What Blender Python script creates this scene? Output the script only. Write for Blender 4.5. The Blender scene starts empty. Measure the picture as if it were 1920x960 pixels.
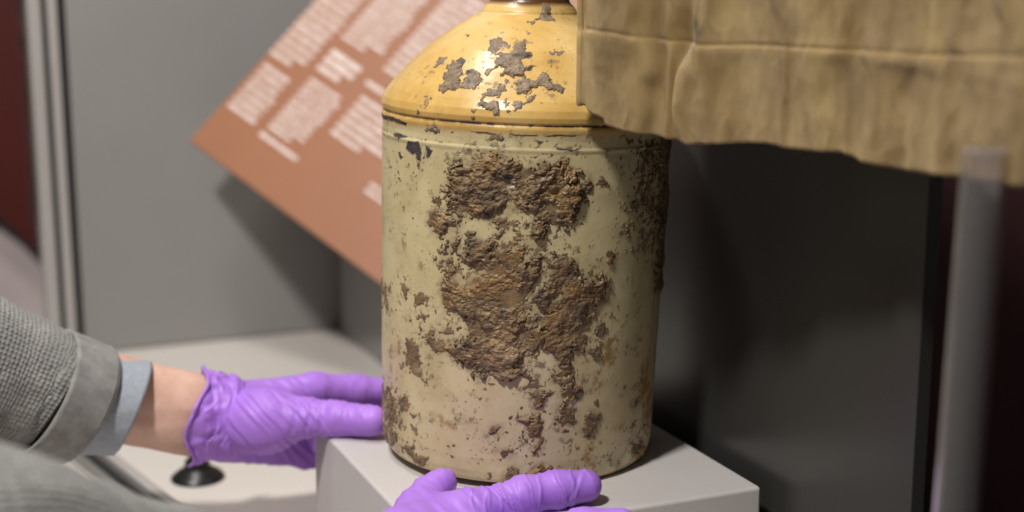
import bpy, math
import numpy as np
from mathutils import Vector, Matrix

# ------------------------------------------------------------------ camera, light, exposure
S = bpy.context.scene
COL = S.collection
F_PX, PITCH = 2667.0, math.radians(11.3)
CAM = np.array([0.0, -1.2, 0.409])
FW = np.array([0, math.cos(PITCH), -math.sin(PITCH)])
UP = np.array([0, math.sin(PITCH), math.cos(PITCH)])
RT = np.array([1.0, 0, 0])

cd = bpy.data.cameras.new('camera'); cam = bpy.data.objects.new('camera', cd); COL.objects.link(cam)
cam.location = CAM; cam.rotation_euler = (math.pi/2 - PITCH, 0, 0)
cd.sensor_width = 36; cd.lens = 50.0; cd.clip_start = 0.02; cd.clip_end = 60
cd.dof.use_dof = True; cd.dof.focus_distance = 1.10; cd.dof.aperture_fstop = 2.85; cd.dof.aperture_blades = 0
S.camera = cam

w = bpy.data.worlds.new('World'); S.world = w; w.use_nodes = True
w.node_tree.nodes['Background'].inputs[0].default_value = (1.0, 0.96, 0.92, 1)
w.node_tree.nodes['Background'].inputs[1].default_value = 0.07

def lamp(name, loc, target, energy, size, color=(1, 0.955, 0.90), spread=None):
    ld = bpy.data.lights.new(name, 'AREA'); ld.shape = 'DISK'; ld.size = size; ld.energy = energy; ld.color = color
    if spread: ld.spread = math.radians(spread)
    o = bpy.data.objects.new(name, ld); COL.objects.link(o)
    o.location = loc
    o.rotation_euler = (Vector(target) - Vector(loc)).to_track_quat('-Z', 'Y').to_euler()
    return o
lamp('gallery_spot', (-0.72, -1.12, 2.05), (-0.02, 0.1, 0.1), 48, 0.24)
lamp('case_spot', (-0.55, 0.10, 1.9), (-0.2, 0.3, 0.1), 13, 0.30)

S.view_settings.view_transform = 'Standard'; S.view_settings.look = 'None'
S.view_settings.exposure = 0.18; S.view_settings.gamma = 1.0
S.cycles.use_denoising = True
S.cycles.max_bounces = 10; S.cycles.transmission_bounces = 8
S.cycles.caustics_reflective = False; S.cycles.caustics_refractive = False

# ------------------------------------------------------------------ pixel <-> world (reference frame 1920x960)
def ray(px, py): return RT*((px-960)/F_PX) + UP*((480-py)/F_PX) + FW
def W(px, py, Y):
    d = ray(px, py); return CAM + d*((Y-CAM[1])/d[1])
def onz(px, py, z):
    d = ray(px, py); return CAM + d*((z-CAM[2])/d[2])
def proj(P):
    v = P - CAM; z = v @ FW
    return 960 + F_PX*(v @ RT)/z, 480 - F_PX*(v @ UP)/z
def onplane(px, py, p0, n):
    d = ray(px, py); return CAM + d*(np.dot(p0-CAM, n)/np.dot(d, n))
E1 = np.array([-math.sin(math.radians(23.2)), math.cos(math.radians(23.2)), 0])   # away, to the left
E2 = np.array([E1[1], -E1[0], 0])                                                   # to the right
ZF = -0.12                                                                          # floor of the case

# ------------------------------------------------------------------ noise
_rs = np.random.RandomState(7)
_perm = np.tile(_rs.permutation(256), 3).astype(np.int32)
_grad = _rs.normal(size=(256, 3)); _grad /= np.linalg.norm(_grad, axis=1)[:, None]
_grad = _grad.astype(np.float32)
def pn(P):
    P = np.asarray(P, np.float32)
    i = np.floor(P).astype(np.int32); f = P - i; i &= 255
    u = f*f*f*(f*(f*6-15)+10)
    out = 0
    for dx in (0, 1):
        wx = u[:, 0] if dx else 1-u[:, 0]
        for dy in (0, 1):
            wy = u[:, 1] if dy else 1-u[:, 1]
            for dz in (0, 1):
                wz = u[:, 2] if dz else 1-u[:, 2]
                h = _perm[_perm[_perm[i[:, 0]+dx]+i[:, 1]+dy]+i[:, 2]+dz]
                g = _grad[h]
                out = out + wx*wy*wz*(g[:, 0]*(f[:, 0]-dx)+g[:, 1]*(f[:, 1]-dy)+g[:, 2]*(f[:, 2]-dz))
    return out*1.6
def fbm(P, n=4, gain=0.5):
    a, s, q = 1.0, 0, np.asarray(P, np.float32)
    for k in range(n):
        s = s + a*pn(q); q = q*2.03 + 17.1; a *= gain
    return s
def ss(x, a, b):
    t = np.clip((x-a)/(b-a), 0, 1); return t*t*(3-2*t)

# ------------------------------------------------------------------ materials
def mat(name, color, rough=0.5, **kw):
    m = bpy.data.materials.new(name); m.use_nodes = True
    b = m.node_tree.nodes['Principled BSDF']
    b.inputs['Base Color'].default_value = (*color, 1); b.inputs['Roughness'].default_value = rough
    for k, v in kw.items(): b.inputs[k.replace('_', ' ')].default_value = v
    return m
class N:
    def __init__(s, m): s.t = m.node_tree; s.b = s.t.nodes['Principled BSDF']
    def n(s, typ, **kw):
        x = s.t.nodes.new(typ)
        for k, v in kw.items():
            if k.startswith('i_'):
                key = k[2:]; key = int(key) if key.isdigit() else key.replace('_', ' ')
                x.inputs[key].default_value = v
            else: setattr(x, k, v)
        return x
    def l(s, a, b): s.t.links.new(a, b)
    def ramp(s, fac, stops):
        r = s.n('ShaderNodeValToRGB'); e = r.color_ramp.elements
        while len(e) < len(stops): e.new(0.5)
        for k, (p, c) in enumerate(stops):
            e[k].position = p; e[k].color = (*c, 1) if len(c) == 3 else c
        s.l(fac, r.inputs[0]); return r.outputs[0]
    def mix(s, fac, a, b, mode='MIX'):
        x = s.n('ShaderNodeMix', data_type='RGBA', blend_type=mode)
        for sock, v in ((x.inputs[0], fac), (x.inputs[6], a), (x.inputs[7], b)):
            if hasattr(v, 'is_linked') or hasattr(v, 'links'): s.l(v, sock)
            else: sock.default_value = v if not isinstance(v, tuple) else ((*v, 1) if len(v) == 3 else v)
        return x.outputs[2]
    def noise(s, scale, detail=4, rough=0.55, vec=None, dist=0.0):
        x = s.n('ShaderNodeTexNoise', i_Scale=scale, i_Detail=detail, i_Roughness=rough, i_Distortion=dist)
        if vec is None: vec = s.co()
        s.l(vec, x.inputs['Vector']); return x.outputs['Fac']
    def co(s, kind='Object'):
        if not hasattr(s, '_c'): s._c = s.n('ShaderNodeTexCoord')
        return s._c.outputs[kind]
    def scaled(s, vec, sc):
        x = s.n('ShaderNodeMapping'); x.inputs['Scale'].default_value = sc; s.l(vec, x.inputs['Vector']); return x.outputs[0]
    def bump(s, h, strength, dist, normal=None):
        x = s.n('ShaderNodeBump', i_Strength=strength, i_Distance=dist); s.l(h, x.inputs['Height'])
        if normal is not None: s.l(normal, x.inputs['Normal'])
        return x.outputs[0]
    def math(s, op, a, b=None):
        x = s.n('ShaderNodeMath', operation=op)
        for k, v in enumerate((a, b)):
            if v is None: continue
            if hasattr(v, 'links'): s.l(v, x.inputs[k])
            else: x.inputs[k].default_value = v
        return x.outputs[0]
    def attr(s, name): return s.n('ShaderNodeAttribute', attribute_name=name)

def painted(name, col, rough, var=0.06, bump=0.0002):
    m = mat(name, col, rough); q = N(m)
    a = q.noise(3.0, 5); b = q.noise(90, 3)
    lo = tuple(c*(1-var) for c in col); hi = tuple(min(1, c*(1+var)) for c in col)
    q.l(q.ramp(a, [(0.3, lo), (0.7, hi)]), q.b.inputs['Base Color'])
    q.l(q.bump(q.noise(900, 2), 0.4, bump), q.b.inputs['Normal'])
    q.l(q.ramp(b, [(0.3, (rough*0.9,)*3), (0.7, (min(1, rough*1.1),)*3)]), q.b.inputs['Roughness'])
    return m
M = {}
M['plinth'] = painted('plinth_paint', (0.53, 0.505, 0.495), 0.5)
M['case_floor'] = painted('case_floor_paint', (0.66, 0.62, 0.58), 0.45)
M['grey_wall'] = painted('grey_wall_paint', (0.285, 0.28, 0.272), 0.55)
M['grey_block'] = painted('grey_block_paint', (0.285, 0.28, 0.272), 0.55)
M['terracotta'] = painted('terracotta_board', (0.345, 0.150, 0.080), 0.42)
M['print'] = mat('white_print', (0.80, 0.68, 0.64), 0.5)
M['alu'] = painted('brushed_aluminium_paint', (0.42, 0.40, 0.385), 0.35)
M['dark_gap'] = mat('dark_rubber_and_shade', (0.02, 0.02, 0.02), 0.5)
M['red'] = painted('dark_red_board', (0.085, 0.008, 0.005), 0.6)
M['pale'] = painted('pale_pink_board', (0.74, 0.63, 0.625), 0.6, 0.15)
M['dark_red'] = mat('deep_maroon_board', (0.030, 0.004, 0.006), 0.6)
M['black_glass'] = mat('dark_reflective_glass', (0.036, 0.035, 0.033), 0.30, IOR=1.6)
M['black_rubber'] = mat('black_rubber', (0.012, 0.012, 0.012), 0.35)
M['carpet'] = painted('dark_carpet', (0.03, 0.028, 0.027), 0.9)
M['acrylic'] = mat('clear_acrylic', (0.98, 0.97, 0.97), 0.06, Transmission_Weight=1.0, IOR=1.49)
M['veiled'] = mat('clear_acrylic_veiled', (0.80, 0.76, 0.76), 0.12, Transmission_Weight=0.88, IOR=1.09)  # clear acrylic; its grey veil of reflections is painted as diffuse colour
M['chrome'] = mat('satin_metal', (0.55, 0.54, 0.52), 0.3, Metallic=0.8)

# ------------------------------------------------------------------ mesh helpers
def mesh_obj(name, V, Fc, material, parent=None, smooth=True, loc=None):
    me = bpy.data.meshes.new(name)
    V = np.asarray(V, np.float32)
    Fc = np.asarray(Fc, np.int32) if not isinstance(Fc, list) else Fc
    if isinstance(Fc, np.ndarray):
        n, k = Fc.shape
        me.vertices.add(len(V)); me.vertices.foreach_set('co', V.ravel())
        me.loops.add(n*k); me.loops.foreach_set('vertex_index', Fc.ravel())
        me.polygons.add(n); me.polygons.foreach_set('loop_start', np.arange(0, n*k, k, dtype=np.int32))
        me.update(calc_edges=True); me.validate()
    else:
        me.from_pydata([tuple(v) for v in V], [], Fc); me.update()
    if smooth: me.polygons.foreach_set('use_smooth', np.ones(len(me.polygons), bool))
    if material: me.materials.append(material)
    o = bpy.data.objects.new(name, me); COL.objects.link(o)
    if parent: o.parent = parent
    return o
def tag(o, label=None, cat=None, kind=None, group=None):
    if label: o['label'] = label
    if cat: o['category'] = cat
    if kind: o['kind'] = kind
    if group: o['group'] = group
    return o
def empty(name, loc, label, cat, group=None):
    o = bpy.data.objects.new(name, None); COL.objects.link(o); o.empty_display_size = 0.05
    o.location = loc
    return tag(o, label, cat, None, group)
def adopt(child, parent):
    """parent a mesh built in world space without moving it"""
    bpy.context.view_layer.update()
    child.parent = parent; child.matrix_parent_inverse = parent.matrix_world.inverted()
    return child
def box_pts(o, ax, ay, az):
    V = [o + i*ax + j*ay + k*az for k in (0, 1) for j in (0, 1) for i in (0, 1)]
    Fc = [(0, 2, 3, 1), (4, 5, 7, 6), (0, 1, 5, 4), (2, 6, 7, 3), (0, 4, 6, 2), (1, 3, 7, 5)]
    return V, Fc
def box(name, o, ax, ay, az, material, parent=None, bevel=0.0, seg=3):
    o, ax, ay, az = (np.array(v, float) for v in (o, ax, ay, az))
    V, Fc = box_pts(o, ax, ay, az)
    ob = mesh_obj(name, V, Fc, material, None, smooth=False)
    if np.dot(np.cross(ax, ay), az) < 0: ob.data.flip_normals()
    if bevel:
        b = ob.modifiers.new('bevel', 'BEVEL'); b.width = bevel; b.segments = seg
        ob.data.polygons.foreach_set('use_smooth', np.ones(len(ob.data.polygons), bool))
        ob.modifiers.new('wn', 'WEIGHTED_NORMAL')
    if parent: adopt(ob, parent)
    return ob
def grid_faces(nu, nv, wrap=False):
    i = np.arange(nu if wrap else nu-1); j = np.arange(nv-1)
    I, J = np.meshgrid(i, j, indexing='ij'); I2 = (I+1) % nu
    return np.stack([I*nv+J, I2*nv+J, I2*nv+J+1, I*nv+J+1], -1).reshape(-1, 4)
def lathe(name, prof, material, n=96, parent=None, centre=(0, 0, 0)):
    prof = np.array(prof); th = np.linspace(0, 2*np.pi, n, endpoint=False)
    V = np.stack([np.outer(np.cos(th), prof[:, 0]), np.outer(np.sin(th), prof[:, 0]), np.outer(np.ones(n), prof[:, 1])], -1).reshape(-1, 3)
    o = mesh_obj(name, V + np.array(centre), grid_faces(n, len(prof), True), material)
    if parent: adopt(o, parent)
    return o
def surface_nets(f, org, h):
    s = f < 0
    nx, ny, nz = f.shape
    cnt = np.zeros((nx-1, ny-1, nz-1), np.float32); acc = np.zeros((nx-1, ny-1, nz-1, 3), np.float32)
    for ax in range(3):
        o1, o2 = [a for a in range(3) if a != ax]
        for a in (0, 1):
            for b in (0, 1):
                sl0 = [None]*3; sl1 = [None]*3
                sl0[ax] = slice(0, -1); sl1[ax] = slice(1, None)
                for oo, v in ((o1, a), (o2, b)):
                    sl0[oo] = sl1[oo] = slice(v, f.shape[oo]-1+v)
                f0, f1 = f[tuple(sl0)], f[tuple(sl1)]
                cr = (f0 < 0) != (f1 < 0)
                idx = np.nonzero(cr)
                t = f0[idx]/(f0[idx]-f1[idx])
                cnt[idx] += 1
                acc[idx+(np.full(len(t), ax),)] += t
                acc[idx+(np.full(len(t), o1),)] += a
                acc[idx+(np.full(len(t), o2),)] += b
    m = cnt > 0
    ids = -np.ones(m.shape, np.int32); ids[m] = np.arange(m.sum())
    g = np.stack(np.nonzero(m), -1)
    V = (g + acc[m]/cnt[m][:, None])*h + org
    Q = []
    for ax in range(3):
        o1, o2 = (ax+1) % 3, (ax+2) % 3
        sl0 = [slice(None)]*3; sl1 = [slice(None)]*3
        sl0[ax] = slice(0, -1); sl1[ax] = slice(1, None)
        s0, s1 = s[tuple(sl0)], s[tuple(sl1)]
        p = np.stack(np.nonzero(s0 != s1), -1)
        p = p[(p[:, o1] > 0) & (p[:, o2] > 0) & (p[:, o1] < f.shape[o1]-1) & (p[:, o2] < f.shape[o2]-1)]
        q = []
        for d1, d2 in ((-1, -1), (0, -1), (0, 0), (-1, 0)):
            c = p.copy(); c[:, o1] += d1; c[:, o2] += d2
            q.append(ids[c[:, 0], c[:, 1], c[:, 2]])
        q = np.stack(q, -1)
        flip = ~s0[p[:, 0], p[:, 1], p[:, 2]]
        q[flip] = q[flip][:, ::-1]
        Q.append(q)
    return V, np.concatenate(Q)
def vnormals(V, Q):
    n = np.cross(V[Q[:, 2]]-V[Q[:, 0]], V[Q[:, 3]]-V[Q[:, 1]])
    out = np.zeros_like(V)
    for k in range(Q.shape[1]): np.add.at(out, Q[:, k], n)
    return out/(np.linalg.norm(out, axis=1)[:, None]+1e-12)
def relax(V, Q, it=2, lam=0.5):
    for _ in range(it):
        acc = np.zeros_like(V); c = np.zeros(len(V))
        for k in range(4):
            np.add.at(acc, Q[:, k], V[Q[:, (k+1) % 4]]+V[Q[:, (k-1) % 4]]); np.add.at(c, Q[:, k], 2)
        V = V + lam*(acc/c[:, None]-V)
    return V
def sdf(prims, h, k, grow=0.0, pad=0.02):
    """smooth union of tapered capsules (a, b, ra, rb[, k]) meshed by surface nets"""
    lo = np.min([np.minimum(p[0], p[1])-max(p[2], p[3]) for p in prims], 0)-pad-grow
    hi = np.max([np.maximum(p[0], p[1])+max(p[2], p[3]) for p in prims], 0)+pad+grow
    n = np.ceil((hi-lo)/h).astype(int)+1
    f = np.full(n, 1.0, np.float32)
    for p in prims:
        a, b, ra, rb = p[:4]; kk = p[4] if len(p) > 4 else k
        r = max(ra, rb)+grow+kk+2*h
        i0 = np.maximum(0, np.floor((np.minimum(a, b)-r-lo)/h).astype(int)); i1 = np.minimum(n, np.ceil((np.maximum(a, b)+r-lo)/h).astype(int)+1)
        sl = tuple(slice(i0[q], i1[q]) for q in range(3))
        X = [(lo[q]+h*np.arange(i0[q], i1[q])).astype(np.float32) for q in range(3)]
        gx, gy, gz = X[0][:, None, None]-a[0], X[1][None, :, None]-a[1], X[2][None, None, :]-a[2]
        ba = b-a; L = max(np.dot(ba, ba), 1e-12)
        t = np.clip((gx*ba[0]+gy*ba[1]+gz*ba[2])/L, 0, 1)
        d = np.sqrt((gx-t*ba[0])**2+(gy-t*ba[1])**2+(gz-t*ba[2])**2)-(ra+(rb-ra)*t)-grow
        c = f[sl]; hh = np.clip(0.5+0.5*(c-d)/kk, 0, 1)
        f[sl] = c*(1-hh)+d*hh-kk*hh*(1-hh)
    return surface_nets(f, lo, h)

# ------------------------------------------------------------------ setting
def slab(name, corners, z0, z1, material):
    n = len(corners)
    V = [(*c[:2], z0) for c in corners]+[(*c[:2], z1) for c in corners]
    Fc = [tuple(range(n))[::-1], tuple(range(n, 2*n))]+[(i, (i+1) % n, n+(i+1) % n, n+i) for i in range(n)]
    return mesh_obj(name, V, Fc, material, smooth=False)
tag(slab('room_floor', [(-6, -5), (6, -5), (6, 7), (-6, 7)], -1.06, -1.0, M['carpet']), kind='structure')

wall0 = onz(225, 658, ZF)                         # a point on the foot of the grey back wall
pane0 = onz(1428, 912, 0)+0.014*E2                        # a point on the foot of the dark glass
A_ = np.array([[-E1[0], E2[0]], [-E1[1], E2[1]]])
s_, t_ = np.linalg.solve(A_, (pane0-wall0)[:2])   # corner where the glass meets the wall
corner = wall0 + t_*E2
post_x = onz(150, 645, ZF)
tw = np.dot(post_x-wall0, E2)
wl = wall0 + tw*E2
p_in = corner+0.02*E2
cf = slab('case_floor', [wl-0.25*E2+0.03*E1, corner+0.02*E2+0.03*E1, corner+0.02*E2-1.5*E1, wl-0.25*E2-1.5*E1], -0.2, ZF, M['case_floor'])
tag(cf, kind='structure')
wb = box('back_wall', wl+np.array([0, 0, ZF+0.001-wl[2]]), corner-wl+0.28*E2, 0.05*E1, np.array([0, 0, 1.9]), M['grey_wall'], bevel=0.004)
tag(wb, kind='structure')

# dark glass side of the case
pend = pane0+0.36*E1; pend[2] = ZF                       # its far end stands behind the flagon
pl = 0.36+np.dot(onplane(1722, 700, pane0, E2)-pane0, -E1)
gp = empty('glass_pane', tuple(pend), 'tall dark glass panel standing to the right of the grey plinth', 'glass panel')
box('pane', pend+np.array([0, 0, 0.004]), -pl*E1, 0.012*E2, np.array([0, 0, 0.95]), M['black_glass'], gp, bevel=0.001)
box('bottom_channel', pend-0.010*E2+np.array([0, 0, 0.001]), -pl*E1, 0.009*E2, np.array([0, 0, 0.010]), M['chrome'], gp, bevel=0.001)
# maroon board far beyond the glass
mb = box('maroon_board', np.array([0.62, 0.9, -0.9]), np.array([2.2, -0.3, 0]), np.array([0, 0.05, 0]), np.array([0, 0, 2.6]), M['dark_red'], bevel=0.004)
tag(mb, 'near-black maroon board standing in the dark beyond the clear rod', 'board')

# aluminium post at the left end of the grey wall
post = empty('case_post', tuple(wl), 'grey metal case post at the left end of the grey back wall', 'post')
def vstrip(name, px0, px1, off, dep, material, h=1.9):
    a = onplane(px0, 645, wl+off*E1, E1); b = onplane(px1, 645, wl+off*E1, E1)
    a[2] = b[2] = 0; o = a+np.array([0, 0, ZF+0.002])
    return box(name, o, b-a, dep*E1, np.array([0, 0, h]), material, post, bevel=0.0025)
vstrip('face_plate', 92, 117, -0.02, 0.05, M['alu'])
vstrip('rubber_gasket', 117, 127, -0.004, 0.03, M['dark_gap'])
vstrip('cover_strip', 127, 146, -0.016, 0.05, M['alu'])
vstrip('painted_shade_strip', 146, 160, -0.001, 0.012, M['dark_gap'])  # dark strip put in for the shade between post and wall

# boards seen past the post, far left
def jag(name, pts, Y, th, material, label):
    P = [W(px, py, Y) for px, py in pts]; n = len(P)
    V = P+[p+np.array([0, th, 0]) for p in P]
    Fc = [tuple(range(n)), tuple(range(n, 2*n))[::-1]]+[(i, n+i, n+(i+1) % n, (i+1) % n) for i in range(n)]
    o = mesh_obj(name, V, Fc, material, smooth=False)
    return tag(o, label, 'board')
jag('red_board', [(-330, -320), (24, -320), (30, 20), (38, 60), (32, 80), (42, 120), (44, 200), (52, 300), (56, 400), (66, 470), (55, 455), (20, 420), (-20, 390), (-330, 350)][::-1], 1.30, 0.03, M['red'], 'dark red board with a ragged edge left of the metal post')
jag('pale_board', [(-420, -400), (160, -400), (160, 760), (-420, 760)][::-1], 1.36, 0.03, M['pale'], 'pale pinkish board behind the dark red board at far left')

# ------------------------------------------------------------------ plinth
PA, PB, PC = onz(592, 790, 0), onz(800, 1016, 0), onz(1428, 912, 0)
pB = PB; ab = 0.309*E1; bc = 0.288*E2
pl_o = box('plinth', pB+np.array([0, 0, ZF+0.001]), bc, ab, np.array([0, 0, -ZF-0.001]), M['plinth'], bevel=0.0032)
tag(pl_o, 'pale grey square plinth under the stoneware flagon', 'plinth')

# ------------------------------------------------------------------ text panel on its support
L0, R0 = W(355, 263, 0.73), W(714, 532, 0.52)
A = (R0-L0)/np.linalg.norm(R0-L0)
_a, _b = np.dot(W(590, 0, 0.5)-L0, A), np.dot(W(590, 0, 0.7)-L0, A)
U = W(590, 0, 0.5+0.2*_a/(_a-_b))-L0; U /= np.linalg.norm(U)      # square corner
Npan = np.cross(A, U); Npan /= np.linalg.norm(Npan)
if np.dot(Npan, CAM-L0) < 0: Npan = -Npan
def pan(px, py):
    q = onplane(px, py, L0, Npan)-L0; return np.dot(q, A), np.dot(q, U)
aw = pan(940, 700)[0]
tp = empty('text_panel', tuple(L0), 'terracotta text panel tilted beside the flagon with columns of white print', 'panel')
box('board', L0-0.010*Npan, aw*A, 0.55*U, 0.010*Npan, M['terracotta'], tp, bevel=0.0012)
rng = np.random.RandomState(3)
def text_block(bl, br, top, lines, scale=1.0, bold=False, short_last=True):
    """lines of word-shaped print between two corners, running up to 'top'"""
    a0, b0 = pan(*bl); a1, _ = pan(*br); _, b1 = pan(*top)
    V, Fc = [], []
    pitch = (b1-b0)/lines
    for k in range(lines):
        b = b0 + k*pitch; hgt = pitch*(0.60 if bold else 0.46)
        end = a1 - (a1-a0)*(rng.uniform(0.25, 0.5) if (k == 0 and short_last and lines > 2) else rng.uniform(0, 0.10))
        a = a0
        while a < end-0.004:
            wd = rng.uniform(0.010, 0.034)*scale; e = min(a+wd, end)
            n = len(V); hh = hgt*rng.uniform(0.85, 1.1)
            for (x, y) in ((a, b), (e, b), (e, b+hh), (a, b+hh)): V.append(L0+x*A+y*U+0.0004*Npan)
            Fc.append((n, n+1, n+2, n+3)); a = e+0.0018*scale
    o = mesh_obj('printed_text', V, Fc, M['print'], smooth=False)
    adopt(o, tp); return o
def z6(x, y): return 420+x/2.909, y/2.909
text_block(z6(250, 285), z6(452, 372), z6(620, -270), 14)
text_block(z6(20, 575), z6(185, 660), z6(225, 318), 7, short_last=False)
text_block(z6(505, 372), z6(690, 470), z6(600, 248), 3, bold=True)
text_block(z6(240, 690), z6(440, 800), z6(485, 405), 9)
text_block(z6(190, 735), z6(405, 868), z6(216, 705), 1, bold=True)
text_block(z6(640, 200), z6(870, 300), z6(950, -160), 11)
text_block(z6(770, 455), z6(960, 540), z6(795, 425), 1, bold=True)
text_block(z6(580, 722), z6(860, 880), z6(765, 500), 6)
text_block(z6(870, 375), z6(1120, 490), z6(1240, -100), 13)
text_block((683, 358), (760, 405), (697, 333), 2)
text_block(z6(1060, 520), z6(1320, 640), z6(1330, 200), 8)
# grey support block behind the flagon, its top cut to the slope of the panel
c0 = onz(640, 624, ZF); c0[2] = 0
def rest_z(p):                                    # height of the underside of the board above p
    q = p-L0; return (-np.dot(Npan[:2], q[:2])/Npan[2])+L0[2]-0.011/Npan[2]
dl, wd = 0.40, 0.13
P4 = [c0-dl*E1, c0-dl*E1+wd*E2, c0+wd*E2, c0]
V = [np.array([*p[:2], ZF+0.001]) for p in P4]+[np.array([*p[:2], min(rest_z(p), 0.26)]) for p in P4]
sb = mesh_obj('panel_support', V, [(3, 2, 1, 0), (4, 5, 6, 7), (0, 1, 5, 4), (1, 2, 6, 5), (2, 3, 7, 6), (3, 0, 4, 7)], M['grey_block'], smooth=False)
bv = sb.modifiers.new('bevel', 'BEVEL'); bv.width = 0.003; bv.segments = 2
tag(sb, 'grey block behind the flagon that holds up the terracotta panel', 'support block')

# ------------------------------------------------------------------ rail and rubber sucker on the case floor
ra, rb_ = onz(150, 835, ZF), onz(262, 925, ZF)
rd = (rb_-ra)/np.linalg.norm(rb_-ra); rn = np.array([-rd[1], rd[0], 0])
rl = empty('floor_rail', tuple(ra), 'metal glazing rail on the case floor under the shirt cuff', 'rail')
o = ra-0.10*rd; ln = (np.linalg.norm(rb_-ra)+0.5)*rd
box('raised_edge', o+0.000*rn+np.array([0, 0, 0.001]), ln, 0.012*rn, np.array([0, 0, 0.012]), M['alu'], rl, bevel=0.002)
box('dark_channel', o-0.016*rn+np.array([0, 0, 0.001]), ln, 0.0155*rn, np.array([0, 0, 0.003]), M['dark_gap'], rl, bevel=0.0005)
box('outer_edge', o-0.030*rn+np.array([0, 0, 0.001]), ln, 0.0135*rn, np.array([0, 0, 0.009]), M['chrome'], rl, bevel=0.002)
sc = onz(371, 897, ZF)
su = empty('rubber_sucker', tuple(sc), 'black rubber suction cup standing on the case floor below the gloved wrist', 'suction cup')
lathe('cup', [(0.0, 0.0005), (0.0275, 0.0005), (0.0285, 0.0015), (0.028, 0.003), (0.022, 0.008), (0.016, 0.012), (0.013, 0.014), (0.0, 0.0142)], M['black_rubber'], 64, su, sc)
lathe('knob', [(0.0, 0.0145), (0.0125, 0.0145), (0.0135, 0.017), (0.0125, 0.021), (0.009, 0.023), (0.009, 0.030), (0.013, 0.032), (0.013, 0.038), (0.010, 0.040), (0.0, 0.0402)], M['black_rubber'], 48, su, sc)

# ------------------------------------------------------------------ stoneware flagon
JT = math.radians(1.75)
JM = np.array([[math.cos(JT), 0, math.sin(JT)], [0, 1, 0], [-math.sin(JT), 0, math.cos(JT)]])
J0 = np.array([0.0035, 0.0, 0.0035])
def jw(P): return P @ JM.T + J0
PROF = np.array([(0.000, 0.003), (0.095, 0.002), (0.1085, 0.0002), (0.1130, 0.0015), (0.1155, 0.0045), (0.1172, 0.011), (0.1180, 0.022),
  (0.1188, 0.08), (0.1200, 0.15), (0.1208, 0.21), (0.1212, 0.255), (0.1213, 0.2690), (0.1218, 0.2710), (0.1219, 0.2722), (0.1212, 0.2740),
  (0.1211, 0.2790), (0.1215, 0.2835), (0.1220, 0.2862), (0.1221, 0.2878), (0.1217, 0.2894), (0.1205, 0.2904), (0.1210, 0.2914), (0.1220, 0.2926),
  (0.1225, 0.2965), (0.1208, 0.3020), (0.1165, 0.3090), (0.1085, 0.3185), (0.0985, 0.3292), (0.0830, 0.3440), (0.0610, 0.3600), (0.0470, 0.3685),
  (0.0420, 0.3712), (0.0405, 0.3722), (0.0400, 0.3740), (0.0375, 0.3775), (0.0335, 0.3815), (0.0312, 0.3870), (0.0305, 0.3950), (0.0305, 0.4080), (0.0315, 0.4110), (0.0365, 0.4125),
  (0.0385, 0.4160), (0.0385, 0.4240), (0.0365, 0.4290), (0.0300, 0.4300), (0.0230, 0.4280), (0.0215, 0.4200), (0.0215, 0.3900), (0.0300, 0.3750), (0.06, 0.355)])
def resample(prof, step):
    d = np.r_[0, np.cumsum(np.linalg.norm(np.diff(prof, axis=0), axis=1))]
    s = np.unique(np.r_[np.arange(0, d[-1], step), d])
    return np.stack([np.interp(s, d, prof[:, 0]), np.interp(s, d, prof[:, 1])], -1)
def prof_smooth(prof, step, it=2):
    p = resample(prof, step)
    for _ in range(it): p[1:-1] = 0.25*p[:-2]+0.5*p[1:-1]+0.25*p[2:]
    return p
def poly_sd(P, poly, rng_=60):
    """signed distance (inside positive) of points to a polygon, -1e3 far away"""
    poly = np.asarray(poly, np.float32); out = np.full(len(P), -1e3, np.float32)
    lo, hi = poly.min(0)-rng_, poly.max(0)+rng_
    k = np.nonzero((P[:, 0] > lo[0]) & (P[:, 0] < hi[0]) & (P[:, 1] > lo[1]) & (P[:, 1] < hi[1]))[0]
    if not len(k): return out
    q = P[k]; d = np.full(len(k), 1e9, np.float32); ins = np.zeros(len(k), bool)
    for i in range(len(poly)):
        a, b = poly[i], poly[(i+1) % len(poly)]
        e = b-a; v = q-a
        t = np.clip((v @ e)/max(e @ e, 1e-9), 0, 1); d = np.minimum(d, np.hypot(v[:, 0]-t*e[0], v[:, 1]-t*e[1]))
        c = (a[1] > q[:, 1]) != (b[1] > q[:, 1])
        with np.errstate(divide='ignore', invalid='ignore'):
            xi = a[0]+(q[:, 1]-a[1])*e[0]/(e[1] if e[1] != 0 else 1e-9)
        ins ^= c & (q[:, 0] < xi)
    out[k] = np.where(ins, d, -d); return out
def zt(sc, ox, oy):
    return lambda *xy: [(ox+xy[i]/sc, oy+xy[i+1]/sc) for i in range(0, len(xy), 2)]
z3 = zt(4.365, 800, 260); z4 = zt(3.692, 800, 460); z6b = zt(4.363, 860, 700); z5 = zt(2.087, 700, 440); z2 = zt(4.0, 700, 200); z1 = zt(4.8, 780, 40); z7 = zt(3.31, 1080, 230); z8 = zt(3.2, 1080, 500)
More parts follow.
